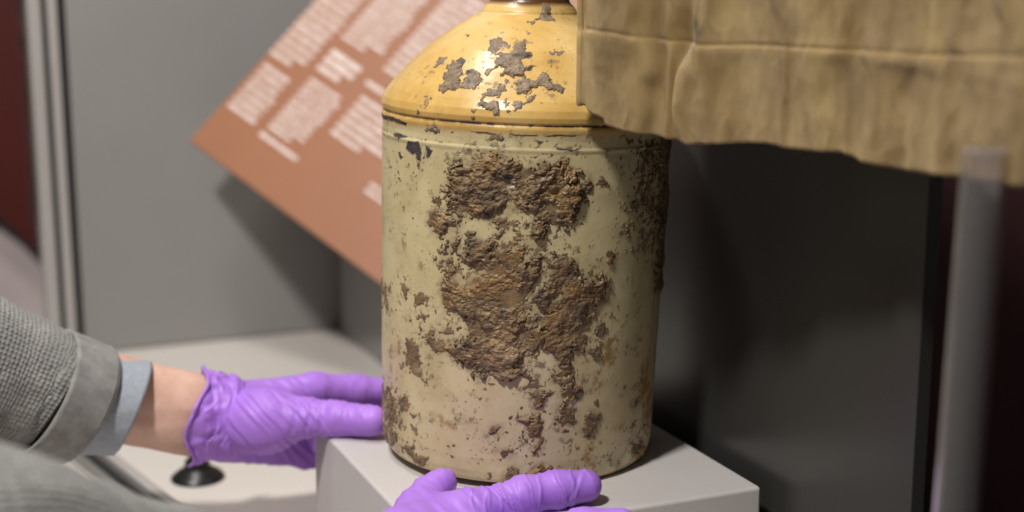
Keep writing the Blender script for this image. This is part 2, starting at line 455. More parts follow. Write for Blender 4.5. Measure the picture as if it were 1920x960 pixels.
# (polygon on the front of the flagon, thickness mm, ragged edge px)
CRUST = [
 (z3(180,240,230,190,340,170,400,150,460,100,560,110,620,160,700,160,740,210,800,230,900,240,920,180,1000,200,1080,170,1170,160,1180,230,1240,270,1180,310,1220,370,1280,420,1290,480,1240,560,1220,640,1150,730,1080,700,1010,690,960,800,880,840,850,760,880,650,860,600,760,590,720,520,700,490,660,530,590,600,540,660,440,630,330,640,240,590,160,550,190,480,170,400,190,320), 6.0, 5),
 (z3(900,240,1080,170,1170,160,1180,230,1220,370,1280,420,1260,520,1220,640,1150,720,1010,680,880,640,870,540,900,430,960,380), 4.5, 5),
 (z3(360,330,560,300,640,420,640,500,560,590,420,520,330,460), 3.5, 5),
 (z3(40,600,100,570,200,620,300,680,280,720,200,730,160,780,90,790,30,700), 3.5, 5),
 (z3(150,880,220,790,270,800,250,870,190,950,150,930), 1.8, 5),
 (z3(310,900,380,790,430,820,480,840,540,880,540,960,300,960), 2.6, 5),
 (z3(1280,390,1330,310,1370,400,1300,450), 2.0, 4), (z3(1400,360,1440,320,1480,380,1440,395), 1.2, 4),
 (z3(50,480,90,470,90,510,55,510), 1.2, 4), (z3(560,670,600,650,640,670,600,700), 1.6, 3), (z3(660,560,710,545,720,600,670,620), 1.6, 3), (z3(690,690,760,680,740,720,700,715), 1.2, 4),
 (z3(550,780,620,750,610,800,570,820), 1.6, 4), (z3(700,850,800,830,830,900,740,930), 1.6, 7), (z3(560,870,600,880,640,940,570,950), 1.4, 6),(z3(320,740,390,735,380,780,330,780), 1.2, 4),
 (z4(260,0,460,0,460,90,520,130,600,150,700,80,780,70,810,140,780,170,760,250,730,330,650,400,660,480,690,530,660,600,700,720,620,820,700,900,620,920,560,930,480,900,420,860,380,920,330,910,320,860,250,810,200,780,130,700,190,650,280,640,270,530,190,480,120,430,110,350,100,270,130,200,200,150,240,120,180,210,260,270,310,210,390,200,340,180,270,110), 5.0, 5),
 (z4(250,280,420,230,600,260,640,380,650,560,620,690,520,680,380,660,300,600,300,480,180,430,140,360), 4.0, 6),
 (z4(180,660,330,660,480,650,620,660,640,780,560,880,440,850,330,860,230,770), 3.0, 5),
 (z4(820,110,900,80,1010,90,1050,180,1100,260,1170,250,1220,200,1260,260,1250,370,1180,420,1140,470,1140,530,1080,600,1100,680,1080,740,1000,720,1010,860,950,900,860,900,900,820,880,740,780,720,700,770,690,690,700,620,690,560,780,540,820,490,770,440,700,410,760,330,830,300,870,240,840,180), 3.6, 5),
 (z4(460,40,560,20,700,60,640,130,540,150,470,110), 1.6, 9), (z4(640,690,720,640,720,560,660,560), 1.6, 6), (z4(690,560,620,560,640,420,700,430), 1.8, 7),
 (z4(10,650,40,580,70,620,130,680,110,710,60,750,30,700), 1.4, 4), (z4(110,590,150,560,170,600,140,620), 1.4, 4), (z4(40,80,65,75,70,100,50,105), 1.0, 3), (z4(85,120,105,110,110,150,90,160), 1.0, 3),
 (z4(120,10,190,0,190,40,150,70), 1.6, 4), (z4(1240,60,1300,30,1310,130,1260,120), 1.2, 6), (z4(1180,570,1220,540,1245,560,1240,640,1200,640,1170,610), 0.8, 5), (z4(1100,720,1180,660,1190,780,1130,780), 0.9, 9),
 (z6b(590,140,700,140,720,200,680,280,640,310,610,240), 3.0, 4), (z6b(590,10,640,20,665,120,600,135), 2.0, 5), (z6b(520,110,590,80,590,130,540,140), 1.2, 3), (z6b(690,140,790,150,770,170,700,165), 1.2, 4),
 (z6b(500,380,560,350,610,370,630,320,660,340,690,420,670,480,680,600,620,660,600,630,650,590,640,500,600,520,550,490,545,410), 2.6, 3),
 (z6b(780,0,960,0,990,40,960,80,1000,160,960,210,880,210,820,170,830,90,780,60), 3.2, 5), (z6b(810,270,850,230,900,290,945,300,940,400,860,410,800,390), 2.0, 6),
 (z6b(1050,330,1090,310,1160,340,1140,380,1080,400,1130,450,1110,510,1040,520,1005,470,1030,420), 1.8, 5), (z6b(1105,230,1130,220,1145,260,1115,265), 0.8, 3),
 (z6b(330,640,400,630,440,620,420,660,375,690), 2.0, 3), (z6b(250,490,300,430,350,440,330,480), 1.4, 4), (z6b(390,880,410,790,450,760,490,780,480,850,430,890), 2.4, 3), (z6b(560,850,600,770,690,760,700,800,640,850), 2.0, 5),
 (z6b(730,790,750,750,775,760,760,800), 1.2, 3), (z6b(240,830,270,820,265,870,245,880), 1.2, 3), (z6b(490,520,535,505,520,540,500,545), 1.2, 2), (z6b(540,540,575,535,570,560,545,560), 1.2, 2), (z6b(325,525,340,525,335,555,325,550), 1.0, 2), (z6b(495,275,520,270,520,290,500,290), 1.0, 2), (z6b(325,710,360,705,350,725), 1.0, 2), (z6b(800,480,860,480,820,510), 0.8, 4),
 (z6b(1420,560,1500,550,1530,610,1500,680,1430,690), 3.0, 5), (z6b(1440,250,1490,215,1480,260,1450,280), 2.4, 4), (z6b(1290,710,1320,700,1310,770), 1.6, 4), (z6b(1350,770,1400,770,1390,810,1350,815), 1.4, 4), (z6b(1400,430,1440,400,1440,440), 1.2, 4), (z6b(1190,660,1230,650,1230,710), 0.8, 5),
 (z5(120,425,150,400,165,440,180,480,185,530,205,575,160,530,130,490), 0.9, 5), (z5(120,830,150,830,175,870,210,870,200,930,175,925,170,890,140,870), 1.3, 4), (z5(50,770,105,765,95,810,60,815), 0.9, 6), (z5(110,205,135,200,140,250,115,250), 0.8, 5), (z5(165,230,195,225,200,280,170,280), 0.8, 5), (z5(185,320,215,315,205,340), 0.8, 4), (z5(105,635,130,630,130,690,115,690), 0.7, 4), (z5(38,180,55,190,60,290,42,280), 1.0, 5), (z5(150,745,165,755,190,795,165,785), 0.6, 3), (z5(140,690,170,705,160,715), .6, 3),
 (z7(135,365,160,345,190,385,165,395), 1.2, 3), (z7(185,835,240,790,245,850,210,870), 1.0, 5),
 (z7(545,330,590,330,580,470,575,540,545,550,550,440), 2.8, 5), (z7(520,130,590,100,600,200,575,260,530,240), 2.0, 6), (z7(500,560,560,560,550,900,520,900), 1.8, 7),
 (z8(470,0,520,0,515,140,475,140), 2.4, 4), (z8(355,820,390,795,375,835,360,850), 2.0, 3),
]
SHOULDER = [
 (z1(165,390,210,320,280,305,295,330,230,380,180,405), 1.6, 3),
 (z1(210,640,240,560,270,470,280,400,340,360,420,380,410,460,380,520,420,560,330,600,240,650), 2.6, 4),
 (z1(400,580,440,520,540,480,610,480,590,550,540,600,430,620), 1.0, 4),
 (z1(620,430,690,430,650,500,620,470), 0.7, 4), (z1(440,430,500,420,545,470,470,480), 0.9, 4),
 (z1(640,260,670,190,740,155,800,180,800,230,740,240,730,290), 1.0, 4),
 (z1(720,300,760,280,830,270,850,240,930,220,960,180,990,210,1000,270,1030,320,960,330,980,390,1060,400,1050,430,980,460,960,500,880,510,820,490,760,500,800,420,710,420,740,340), 2.0, 4),
 (z1(800,400,900,370,960,380,980,450,880,510,780,490), 1.8, 4),
 (z1(870,560,960,500,1080,530,1120,460,1170,460,1200,520,1250,560,1340,600,1310,630,1200,600,1100,570,1040,620,980,660,920,640,940,590), 1.6, 4),
 (z1(1080,530,1180,520,1250,560,1240,600,1160,590), 1.4, 3),
 (z1(590,650,640,600,700,620,770,670,740,690,660,670,610,680), 0.8, 4), (z1(540,740,590,700,640,740,740,730,760,780,750,840,680,810,610,790), 1.1, 4),
 (z1(830,800,900,750,980,720,1030,660,1085,660,1040,730,960,770,930,810,860,810), 0.9, 4), (z1(790,700,830,700,860,780,830,770), 0.7, 4), (z1(735,610,780,580,830,620,760,640), 0.8, 4),
 (z1(800,220,860,235,820,250), .6, 3), (z1(500,785,545,790,520,810), .5, 3), (z1(500,855,520,845,530,870,510,875), .8, 2), (z1(1110,740,1150,735,1130,755), .6, 3), (z1(800,530,825,535,810,555), .6, 2), (z1(1190,355,1220,350,1210,370), .6, 2), (z1(1230,270,1315,280,1300,310,1250,295), .5, 5), (z1(1195,385,1230,395,1215,412), .5, 2), (z1(1000,100,1035,105,1015,125), .5, 2), (z1(1000,12,1055,15,1040,28), .4, 3), (z1(80,670,130,640,115,690), .4, 4), (z1(80,760,110,745,95,780), .4, 4), (z1(20,830,45,800,35,850), .4, 4),
 ([(1018, 8), (1028, 8), (1032, 28), (1040, 38), (1016, 38), (1004, 37), (1014, 30)], 1.6, 2), (z2(390,170,440,110,510,160,500,190,420,190), 3.0, 3), (z2(570,180,605,180,590,195), .9, 2), ([(918, 255), (945, 257), (940, 262), (920, 261)], .8, 4),
]
BLACK = [z2(130,200,200,190,230,215,270,230,200,240,185,270,180,230), z2(240,320,255,260,340,260,350,310,365,350,360,410,320,390,310,350,280,360), z2(390,290,450,320,440,350,420,390,400,370), z2(175,330,200,330,225,380,205,400), z2(355,460,380,460,375,490), z2(50,45,150,80,260,120,250,150,150,115,60,85),
  z1(270,400,420,320,460,350,420,410,400,380,340,360), z1(430,480,460,430,545,470,480,480), z1(470,510,510,520,500,560,460,570), z1(860,300,1000,290,1030,320,960,330,860,325), z1(980,430,1060,400,1040,450), z1(400,460,440,470,420,500), z1(430,110,480,115,475,145,450,125), z3(620,300,690,270,720,330,680,350,620,340), z3(525,460,560,445,560,480,530,490), z3(890,10,960,20,920,60), z3(730,10,770,20,760,30), z2(580,175,605,180,590,195), 
  [(700+180, 200+46), (905, 248), (930, 251), (930, 254), (900, 252)], [(960, 251), (1010, 252.5), (1010, 256), (960, 255)], [(1020, 253), (1080, 252), (1080, 256), (1030, 257)], [(1040,278),(1085,277),(1085,281),(1040,283)]]
OCHRE = [z6b(1040,590,1090,590,1110,700,1090,760,1020,780,1030,700), z6b(1100,0,1180,0,1150,130,1105,130), z8(170,430,240,400,230,590,170,600), z8(100,620,160,610,140,730,110,740), z6b(1270,400,1340,400,1310,480,1280,480), z6b(110,920,200,920,200,960,100,960), z8(380,580,440,560,470,800,380,800), z6b(1470,100,1580,0,1600,300,1540,420), z5(220,690,330,740,330,760,240,725)]
BROWNSTAIN = [(CRUST[0][0], 0.6), (CRUST[12+8][0] if False else z4(100,0,820,60,1200,220,1260,280,1140,560,1060,760,960,900,560,930,300,860,130,700,90,300), 0.42), (z7(290,105,440,85,600,95,590,170,440,185,300,155), 0.72),   # (polygon, density 0..1)
 (z7(380,120,600,90,600,260,575,560,560,900,500,900,420,560,360,360), 0.62), (z7(300,480,420,430,470,560,420,820,360,820,280,690), 0.5),
 (z3(360,10,900,20,1290,20,1290,110,1100,110,820,90,500,90,370,40), 0.42), (z3(540,700,860,650,860,960,540,960), 0.55), (z3(880,840,1100,800,1280,900,1280,960,860,960), 0.30),
 (z4(460,0,1100,0,1060,120,820,110,700,60,560,120), 0.50), (z4(640,380,820,420,840,520,700,760,640,720), 0.55), (z4(100,200,260,150,360,200,300,280,120,280), 0.35), (z4(1150,480,1280,400,1280,760,1080,780,1060,640), 0.22), (z4(700,740,900,740,900,960,660,960), 0.40),
 (z5(45,600,80,630,98,750,48,755), 0.85), (z5(30,160,60,170,75,300,100,420,200,560,110,520,60,330), 0.40), (z5(100,180,220,220,230,420,130,400,100,300), 0.22), (z5(60,780,220,830,220,940,110,880), 0.25), (z5(200,120,330,100,330,200,230,200), .2),
 (z2(480,380,640,290,800,320,800,480,560,600,430,760,420,660,540,480), 0.42), (z2(140,500,320,500,300,860,160,820), 0.16), (z2(300,360,500,360,480,440,360,440), .3),
 (z6b(460,340,720,340,720,700,460,700), 0.25), (z6b(960,560,1340,560,1340,800,960,800), 0.24), (z6b(1380,420,1560,420,1540,760,1380,800), 0.45), (z6b(0,420,300,360,300,640,0,640), 0.14), (z6b(540,740,1100,760,1100,840,540,860), 0.35), (z6b(60,140,180,140,180,320,60,300), 0.2), (z6b(720,430,980,400,960,560,720,540), .3),
 (z1(560,560,860,560,860,860,500,860), 0.38), (z1(1080,240,1330,240,1330,440,1150,440), 0.29), (z1(0,520,160,400,140,700,60,900,0,900), 0.33), (z1(600,140,1040,160,1080,420,700,440), 0.33), (z1(860,480,1340,480,1340,680,860,680), 0.35),
]
HOLES = [z4(650,470,680,400,740,410,780,450,820,490,780,540,740,520,700,470), z4(905,290,935,255,970,280,950,330,920,320), z4(880,410,880,360,920,350,935,400), z4(740,260,780,240,770,300,740,340,700,350,735,300),
  z4(180,230,240,200,320,150,370,205,290,250,260,300,220,280), z4(160,470,200,460,270,520,270,620,200,640,190,560), z4(720,770,780,730,880,740,890,820,850,860,850,940,780,950,730,850),
  z3(640,540,690,480,720,520,740,590,860,610,850,680,800,690,720,690,640,640,600,600), z3(640,760,840,720,850,790,800,830,690,840,630,820), z4(800,120,840,170,830,240,810,190), z4(650,700,690,650,690,620,670,580,650,600)]
def jug_points(theta, prof):
    st, ct = np.sin(theta), np.cos(theta)
    r, z = prof[:, 0], prof[:, 1]
    P = np.stack([np.outer(st, r), np.outer(-ct, r), np.outer(np.ones_like(st), z)], -1).reshape(-1, 3)
    return P
def jug_normals(theta, prof):
    d = np.gradient(prof, axis=0); nr, nz = d[:, 1], -d[:, 0]
    l = np.hypot(nr, nz)+1e-12; nr, nz = nr/l, nz/l
    st, ct = np.sin(theta), np.cos(theta)
    return np.stack([np.outer(st, nr), np.outer(-ct, nr), np.outer(np.ones_like(st), nz)], -1).reshape(-1, 3)

flagon = empty('stoneware_flagon', (0, 0, 0), 'old stoneware flagon with yellow shoulder and brown rust crust on the grey plinth', 'flagon')
flagon.location = J0; flagon.rotation_euler = (0, JT, 0)

th = np.concatenate([np.linspace(-1.85, 1.85, 560, endpoint=False), np.linspace(1.85, 2*np.pi-1.85, 70, endpoint=False)])
pj = prof_smooth(PROF, 0.0009, 1)
PJ = jug_points(th, pj)
wob = fbm(PJ*np.array([9, 9, 30]), 2)*0.00045
NJ = jug_normals(th, pj)
PJw = jw(PJ)
ux, uy = proj(PJw); UV = np.stack([ux, uy], -1)
front = (NJ @ JM.T * (CAM-PJw)).sum(1) > 0
zc = PJ[:, 2]
# stains, dark grooves and the darker right side
n1 = fbm(PJ*130, 5, 0.62); n2 = fbm(PJ*np.array([330, 330, 260])+5, 4, 0.65); n3 = fbm(PJ*48+9, 4, 0.55)
warp = np.stack([fbm(PJ*90+3, 4, 0.6), fbm(PJ*90+31, 4, 0.6)], -1)*9
dens = np.zeros(len(PJ))
for poly, dn in BROWNSTAIN:
    dens = np.maximum(dens, dn*ss(poly_sd(UV+warp*1.2, poly), -26, 14))
dens = np.maximum(dens, 0.10+0.16*ss(n3, 0.0, 0.6)*(zc < 0.285))
dens = np.where(front, dens, 0.30*ss(n3, -0.1, 0.5))
brown = ss(n1*0.55+n2*0.35+n3*0.25, 0.62-1.05*dens-0.035, 0.74-1.05*dens-0.0)*np.minimum(1, 0.30+dens*1.1)
speck = ss(n2*0.8+n1*0.3, 0.56, 0.70)*0.85*ss(n3, -0.35, 0.3)*np.where(zc < 0.285, 1, 0.25)
wash = 0.13*ss(n3+0.5*n1, 0.05, 0.9)*(zc < 0.283) + 0.24*ss(dens, 0.15, 0.6)*ss(n1+0.6*n3, -0.5, 0.5)
halo = np.zeros(len(PJ))
for poly, mm, rag in CRUST:
    if mm >= 1.4: halo = np.maximum(halo, ss(poly_sd(UV+warp, poly), -13, 3))
brown = np.maximum(np.maximum(np.maximum(brown, speck), wash), front*halo*(0.30+0.45*ss(n1+0.5*n2, -0.1, 0.6)))
streak = fbm(PJ*np.array([70, 70, 7.0])+2, 4, 0.6)
brown = np.maximum(brown, 0.45*ss(streak+0.4*n1, 0.55, 1.0)*ss(UV[:, 0], 1090, 1200)*(zc < 0.27))  # brown streaks that also paint the shaded right side darker
black = np.zeros(len(PJ))
for poly in BLACK: black = np.maximum(black, ss(poly_sd(UV+warp*0.28, poly), -0.6, 1.4))
black *= front
groove = np.exp(-((zc-0.2908)/0.0012)**2)*ss(n1+0.4*n3, -0.55, 0.25)  # darker line along each groove, broken up by noise
groove2 = np.exp(-((zc-0.2745)/0.0012)**2)*ss(n1+0.5*n3, 0.1, 0.5)*0.8
black = np.maximum(black, 0.85*groove*ss(UV[:, 0], 730, 860)); brown = np.maximum(brown, np.maximum(groove2, groove*0.6))
ochre = np.zeros(len(PJ))
for poly in OCHRE: ochre = np.maximum(ochre, ss(poly_sd(UV+warp*0.9, poly), -7, 9)*ss(n1+0.3*n2, -0.75, 0.15))
ochre = ochre*front*0.85
ochre = np.maximum(ochre, 0.42*ss(streak, 0.35, 0.9)*ss(UV[:, 0], 1120, 1240)*(zc < 0.26))  # ochre streaks, likewise deepening the shaded right side in the colour
flag = mesh_obj('flagon_body', PJ + NJ*wob[:, None], grid_faces(len(th), len(pj), True), None)
flag.parent = flagon
ca = flag.data.color_attributes.new('stain', 'FLOAT_COLOR', 'POINT')
ca.data.foreach_set('color', np.stack([brown, black, ochre, np.ones(len(PJ))], -1).astype(np.float32).ravel())

m = mat('salt_glazed_stoneware', (0.5, 0.43, 0.27), 0.3); q = N(m); co = q.co()
sep = q.n('ShaderNodeSeparateXYZ'); q.l(co, sep.inputs[0]); z = sep.outputs[2]
edge = q.math('ADD', z, q.math('MULTIPLY', q.math('SUBTRACT', q.noise(14, 3), 0.5), 0.006))
mottle = q.noise(26, 6, 0.6); fine = q.noise(420, 3, 0.6)
body_lo = q.ramp(mottle, [(0.28, (0.53, 0.415, 0.235)), (0.5, (0.63, 0.52, 0.315)), (0.75, (0.69, 0.595, 0.395))])
body_hi = q.ramp(mottle, [(0.28, (0.51, 0.415, 0.215)), (0.5, (0.61, 0.515, 0.290)), (0.75, (0.67, 0.585, 0.36))])
hh = q.n('ShaderNodeMapRange', i_1=0.07, i_2=0.17); q.l(edge, hh.inputs[0])
body = q.mix(hh.outputs[0], body_lo, body_hi)
yel = q.ramp(q.noise(16, 6, 0.62), [(0.27, (0.47, 0.26, 0.06)), (0.5, (0.62, 0.40, 0.125)), (0.76, (0.72, 0.53, 0.235))])
up_ = q.n('ShaderNodeMapRange', i_1=0.2805, i_2=0.2865); q.l(edge, up_.inputs[0])
colr = q.mix(up_.outputs[0], body, yel)
nk = q.n('ShaderNodeMapRange', i_1=0.3780, i_2=0.3815); q.l(edge, nk.inputs[0])
colr = q.mix(nk.outputs[0], colr, (0.12, 0.05, 0.015))
colr = q.mix(q.ramp(fine, [(0.62, (0, 0, 0)), (0.72, (0.35, 0.35, 0.35))]), colr, (0.22, 0.14, 0.07))
at = q.attr('stain'); sp = q.n('ShaderNodeSeparateColor'); q.l(at.outputs['Color'], sp.inputs[0])
colr = q.mix(sp.outputs[2], colr, (0.30, 0.14, 0.025))
colr = q.mix(sp.outputs[0], colr, q.ramp(q.noise(120, 4), [(0.3, (0.085, 0.05, 0.027)), (0.7, (0.19, 0.125, 0.07))]))
colr = q.mix(sp.outputs[1], colr, q.ramp(q.noise(160, 3), [(0.35, (0.028, 0.023, 0.024)), (0.7, (0.085, 0.07, 0.07))]))
q.l(colr, q.b.inputs['Base Color'])
rr = q.n('ShaderNodeMapRange', i_1=0.279, i_2=0.287, i_3=0.36, i_4=0.30); q.l(edge, rr.inputs[0])
dirt = q.math('MAXIMUM', sp.outputs[0], sp.outputs[1])
q.l(q.math('ADD', rr.outputs[0], q.math('MULTIPLY', dirt, 0.35)), q.b.inputs['Roughness'])
b1 = q.bump(q.noise(220, 4, 0.6), 0.22, 0.0006); b2 = q.bump(dirt, 0.5, 0.0006, b1)
q.l(b2, q.b.inputs['Normal'])
flag.data.materials.append(m)

# crust of rust and soil, real relief on the front of the flagon
mc = mat('rusty_soil_crust', (0.13, 0.08, 0.045), 0.62); q = N(mc)
a1 = q.noise(55, 6, 0.65, dist=0.6); a2 = q.noise(300, 5, 0.65); a3 = q.noise(24, 4, 0.6)
c = q.ramp(a1, [(0.28, (0.045, 0.026, 0.013)), (0.40, (0.115, 0.070, 0.034)), (0.52, (0.185, 0.118, 0.058)), (0.63, (0.30, 0.198, 0.098)), (0.74, (0.46, 0.325, 0.175))])
c = q.mix(q.ramp(a2, [(0.5, (0, 0, 0)), (0.75, (0.5, 0.5, 0.5))]), c, (0.34, 0.235, 0.125))
c = q.mix(q.ramp(a3, [(0.50, (0, 0, 0)), (0.66, (0.62, 0.62, 0.62))]), c, (0.33, 0.185, 0.055))
c = q.mix(q.ramp(q.noise(38, 5, 0.6, dist=0.5), [(0.52, (0, 0, 0)), (0.66, (0.72, 0.72, 0.72))]), c, (0.075, 0.052, 0.034))
tn = q.attr('tone'); ts = q.n('ShaderNodeSeparateColor'); q.l(tn.outputs['Color'], ts.inputs[0])
c = q.mix(ts.outputs[0], c, q.ramp(a2, [(0.3, (0.135, 0.103, 0.072)), (0.5, (0.21, 0.165, 0.118)), (0.72, (0.33, 0.265, 0.19))]))
c = q.mix(ts.outputs[1], c, q.ramp(a2, [(0.35, (0.022, 0.021, 0.027)), (0.7, (0.10, 0.095, 0.10))]))
c = q.mix(ts.outputs[2], c, (0.62, 0.52, 0.36))
q.l(c, q.b.inputs['Base Color'])
q.l(q.ramp(q.noise(70, 4), [(0.4, (0.70,)*3), (0.62, (0.33,)*3)]), q.b.inputs['Roughness'])
q.l(q.bump(q.noise(520, 5, 0.7), 0.45, 0.0006, q.bump(q.noise(150, 6, 0.65, dist=0.8), 0.42, 0.0018)), q.b.inputs['Normal'])

def crust(name, crumb, polys, z0, z1, grey, step=0.00055):
    pf = prof_smooth(PROF, 0.0009, 1); k = np.nonzero((pf[:, 1] >= z0) & (pf[:, 1] <= z1) & (np.arange(len(pf)) < np.argmax(pf[:, 1])))[0]
    pf = resample(pf[k], step)
    t = np.arange(-1.55, 1.55, step/0.115)
    P = jug_points(t, pf); Nn = jug_normals(t, pf); Pw = jw(P)
    x, y = proj(Pw); uv = np.stack([x, y], -1)
    fr = (Nn @ JM.T * (CAM-Pw)).sum(1) > -0.02
    wn = fbm(P*170+11, 5, 0.66)
    wv = np.stack([fbm(P*75+3, 4, 0.6), fbm(P*75+41, 4, 0.6)], -1)
    H = np.full(len(P), -1.0); sdm = np.full(len(P), -50.0)
    n_a = fbm(P*42+50, 6, 0.58); n_b = 1-np.abs(fbm(P*np.array([75, 75, 105])+70+n_a[:, None]*0.35, 5, 0.6))*1.9; n_c = fbm(P*380+90, 3, 0.6); n_d = 1-np.abs(fbm(P*170+140, 3, 0.6))*2.2; n_cr = fbm(P*230+23, 3, 0.6); n_g = fbm(P*78+61, 4, 0.62)
    for poly, mm, rag in polys:
        sd = poly_sd(uv+wv*rag*1.3, poly) + wn*rag*(1.7 if mm > 2.4 else 1.15) - (16*ss(n_g, 0.42, 0.80) if z1 < 0.28 else 0) + (0.9 if z1 < 0.28 else 0.6)
        for hp in (HOLES if z1 < 0.28 else []): sd = np.minimum(sd, -poly_sd(uv+wv*6, hp)-wn*3.5)
        e = ss(sd, 0, 6 if mm < 2.4 else 10)
        hgt = (0.80 if mm > 2.4 else 1.0)*mm*0.001*(0.22*ss(sd, 0, 2.2)+0.78*e)*np.maximum(0.10, 0.42+0.72*n_a+0.20*n_b+0.07*n_d)+0.00022
        hgt = np.where(sd > 0, np.maximum(hgt, 0.00015), -0.0004)
        H = np.where(sd > 0, np.maximum(H, hgt), H); sdm = np.maximum(sdm, sd)
    for poly, dn in (BROWNSTAIN if z1 < 0.28 else []):        # crumbs left between the patches
        mk_ = ss(poly_sd(uv+wv*10, poly), -22, 12)
        sd = 7*(n_cr*0.9 + 0.45*wn + 0.35*n_a + 1.25*dn*mk_ - 0.93)*mk_ - 0.01
        hgt = 0.0002+0.0009*ss(sd, 0, 5)*(0.6+0.5*n_b)
        H = np.where(sd > 0, np.maximum(H, hgt), H); sdm = np.maximum(sdm, sd)
    ins = (sdm > 0) & fr
    H = np.where(ins, H + n_c*0.00016*np.clip(H/0.0012, 0.2, 1.6) , -0.0004)
    nu, nv = len(t), len(pf)
    Q = grid_faces(nu, nv); keep = ins[Q].sum(1) >= 1
    Q = Q[keep]
    used, inv = np.unique(Q.ravel(), return_inverse=True); Q = inv.reshape(-1, 4)
    V = P[used] + Nn[used]*H[used][:, None]
    uvu = uv[used]; blk = np.zeros(len(used))
    for poly in BLACK: blk = np.maximum(blk, ss(poly_sd(uvu+wv[used]*2.5, poly), -1, 3))
    blk = blk*ss(wn[used], -0.7, 0.1)
    thin = 1-ss(H[used], 0.0006, 0.0022)
    gr = np.clip(np.full(len(used), grey-0.05) + 0.0*wn[used] + (0.20*thin+0.25*ss(n_a[used], 0.2, 0.7)-0.06 if grey < 0.5 else 0), 0, 1)
    wht = ss(poly_sd(uvu+wv[used]*3, z3(660,380,750,370,740,430,700,460,660,440)), -2, 4)*ss(wn[used], -0.4, 0.1)
    C4 = np.stack([gr, blk, wht, np.ones(len(used))], -1).astype(np.float32)
    lab = np.arange(len(used))                                   # connected patches
    while True:
        mn = lab[Q].min(1); new = lab.copy()
        for k in range(4): np.minimum.at(new, Q[:, k], mn)
        new = new[new]
        if (new == lab).all(): break
        lab = new
    ql = lab[Q[:, 0]]; ids, cnt = np.unique(ql, return_counts=True)
    big = ids[cnt*step*step > 4.0e-5]
    def piece(sel, nm):
        u, iv = np.unique(Q[sel].ravel(), return_inverse=True)
        o = mesh_obj(nm, V[u], iv.reshape(-1, 4), mc); o.parent = flagon
        ca = o.data.color_attributes.new('tone', 'FLOAT_COLOR', 'POINT'); ca.data.foreach_set('color', C4[u].ravel()); return o
    for i in big: piece(ql == i, name)
    o = piece(~np.isin(ql, big), crumb); o['kind'] = 'stuff'
crust('rust_crust', 'rust_crumbs', CRUST, 0.004, 0.272, 0.08)
crust('mud_patch', 'mud_crumbs', SHOULDER, 0.272, 0.392, 0.55)

# ------------------------------------------------------------------ clear acrylic rod
rT, rB = W(1850, 277, -0.475), W(1793, 960, -0.475)
rd_ = (rB-rT)/np.linalg.norm(rB-rT); foot = rT+rd_*((ZF+0.004-rT[2])/rd_[2])
def tube_between(name, a, b, ro, ri, material, n=48, parent=None):
    a, b = np.array(a), np.array(b); d = (b-a)/np.linalg.norm(b-a)
    u = np.cross(d, [0, 1, 0.1]); u /= np.linalg.norm(u); v = np.cross(d, u)
    L = np.linalg.norm(b-a); e = 0.0012
    prof = [(ri, 0), (ro-e, 0), (ro, e), (ro, L-e), (ro-e, L), (ri, L)] if ri else [(0, 0), (ro-e, 0), (ro, e), (ro, L-e), (ro-e, L), (0, L)]
    t = np.linspace(0, 2*np.pi, n, endpoint=False)
    V = [a + r*(math.cos(x)*u+math.sin(x)*v)+s*d for x in t for r, s in prof]
    Q = grid_faces(n, len(prof), True)
    if ri: Q = np.concatenate([Q, np.array([[i*6+5, ((i+1) % n)*6+5, ((i+1) % n)*6, i*6] for i in range(n)])])
    o = mesh_obj(name, V, Q[:, ::-1].copy(), material)
    es = o.modifiers.new('es', 'EDGE_SPLIT'); es.split_angle = math.radians(40)
    if parent: adopt(o, parent)
    return o
rod = tube_between('acrylic_tube', foot, rT, 0.0119, 0.0092, M['veiled'])
tag(rod, 'clear acrylic tube standing upright in front of the khaki cloth hem', 'tube')

# ------------------------------------------------------------------ khaki garment
g0 = W(1085, 195, -0.150)
gar = empty('khaki_garment', tuple(g0), 'creased khaki cotton garment hanging over the right of the flagon', 'garment')
HEM = np.array([(1083, 196), (1096, 199), (1101, 208), (1113, 213), (1126, 217), (1141, 222), (1143.5, 224), (1144.5, 234), (1170, 242), (1210, 253), (1258, 265), (1290, 271), (1330, 271), (1390, 269), (1430, 270), (1470, 279), (1510, 284), (1555, 287), (1600, 303), (1660, 318), (1720, 327), (1800, 335), (1870, 343), (1930, 352), (2060, 362), (2250, 372)], float)
SEAM = np.array([(1083, 56), (1160, 63), (1240, 80), (1310, 87), (1420, 88), (1560, 96), (1700, 106), (1840, 108), (2060, 112), (2250, 115)], float)
NU, NV = 620, 260
pxs = np.concatenate([np.linspace(1083, 1160, 110, endpoint=False), np.linspace(1160, 2250, NU-110)])
hy = np.interp(pxs, HEM[:, 0], HEM[:, 1]); sy = np.interp(pxs, SEAM[:, 0], SEAM[:, 1])
hy = hy + 1.3*fbm(np.stack([pxs*0.09, pxs*0, pxs*0], -1), 3)*(pxs > 1150) + 1.6*pn(np.stack([pxs*0.31, pxs*0+4, pxs*0], -1))*(pxs < 1145)
yd = -0.129 - 0.32*np.clip((pxs-1083)/850, 0, 1.4)**1.12
hem = np.array([W(x, y, Y) for x, y, Y in zip(pxs, hy, yd)])
seamz = np.array([W(x, y, Y)[2] for x, y, Y in zip(pxs, sy, yd)])
TOPZ = 0.66
vv = np.linspace(0, 1, NV)**1.25
Z = hem[:, 2][:, None] + (TOPZ-hem[:, 2])[:, None]*vv[None]
su_ = np.r_[0, np.cumsum(np.linalg.norm(np.diff(hem[:, :2], axis=0), axis=1))]
tg = np.gradient(hem[:, :2], axis=0); tg /= np.linalg.norm(tg, axis=1)[:, None]
nrm = np.stack([tg[:, 1], -tg[:, 0]], -1)                     # towards the camera
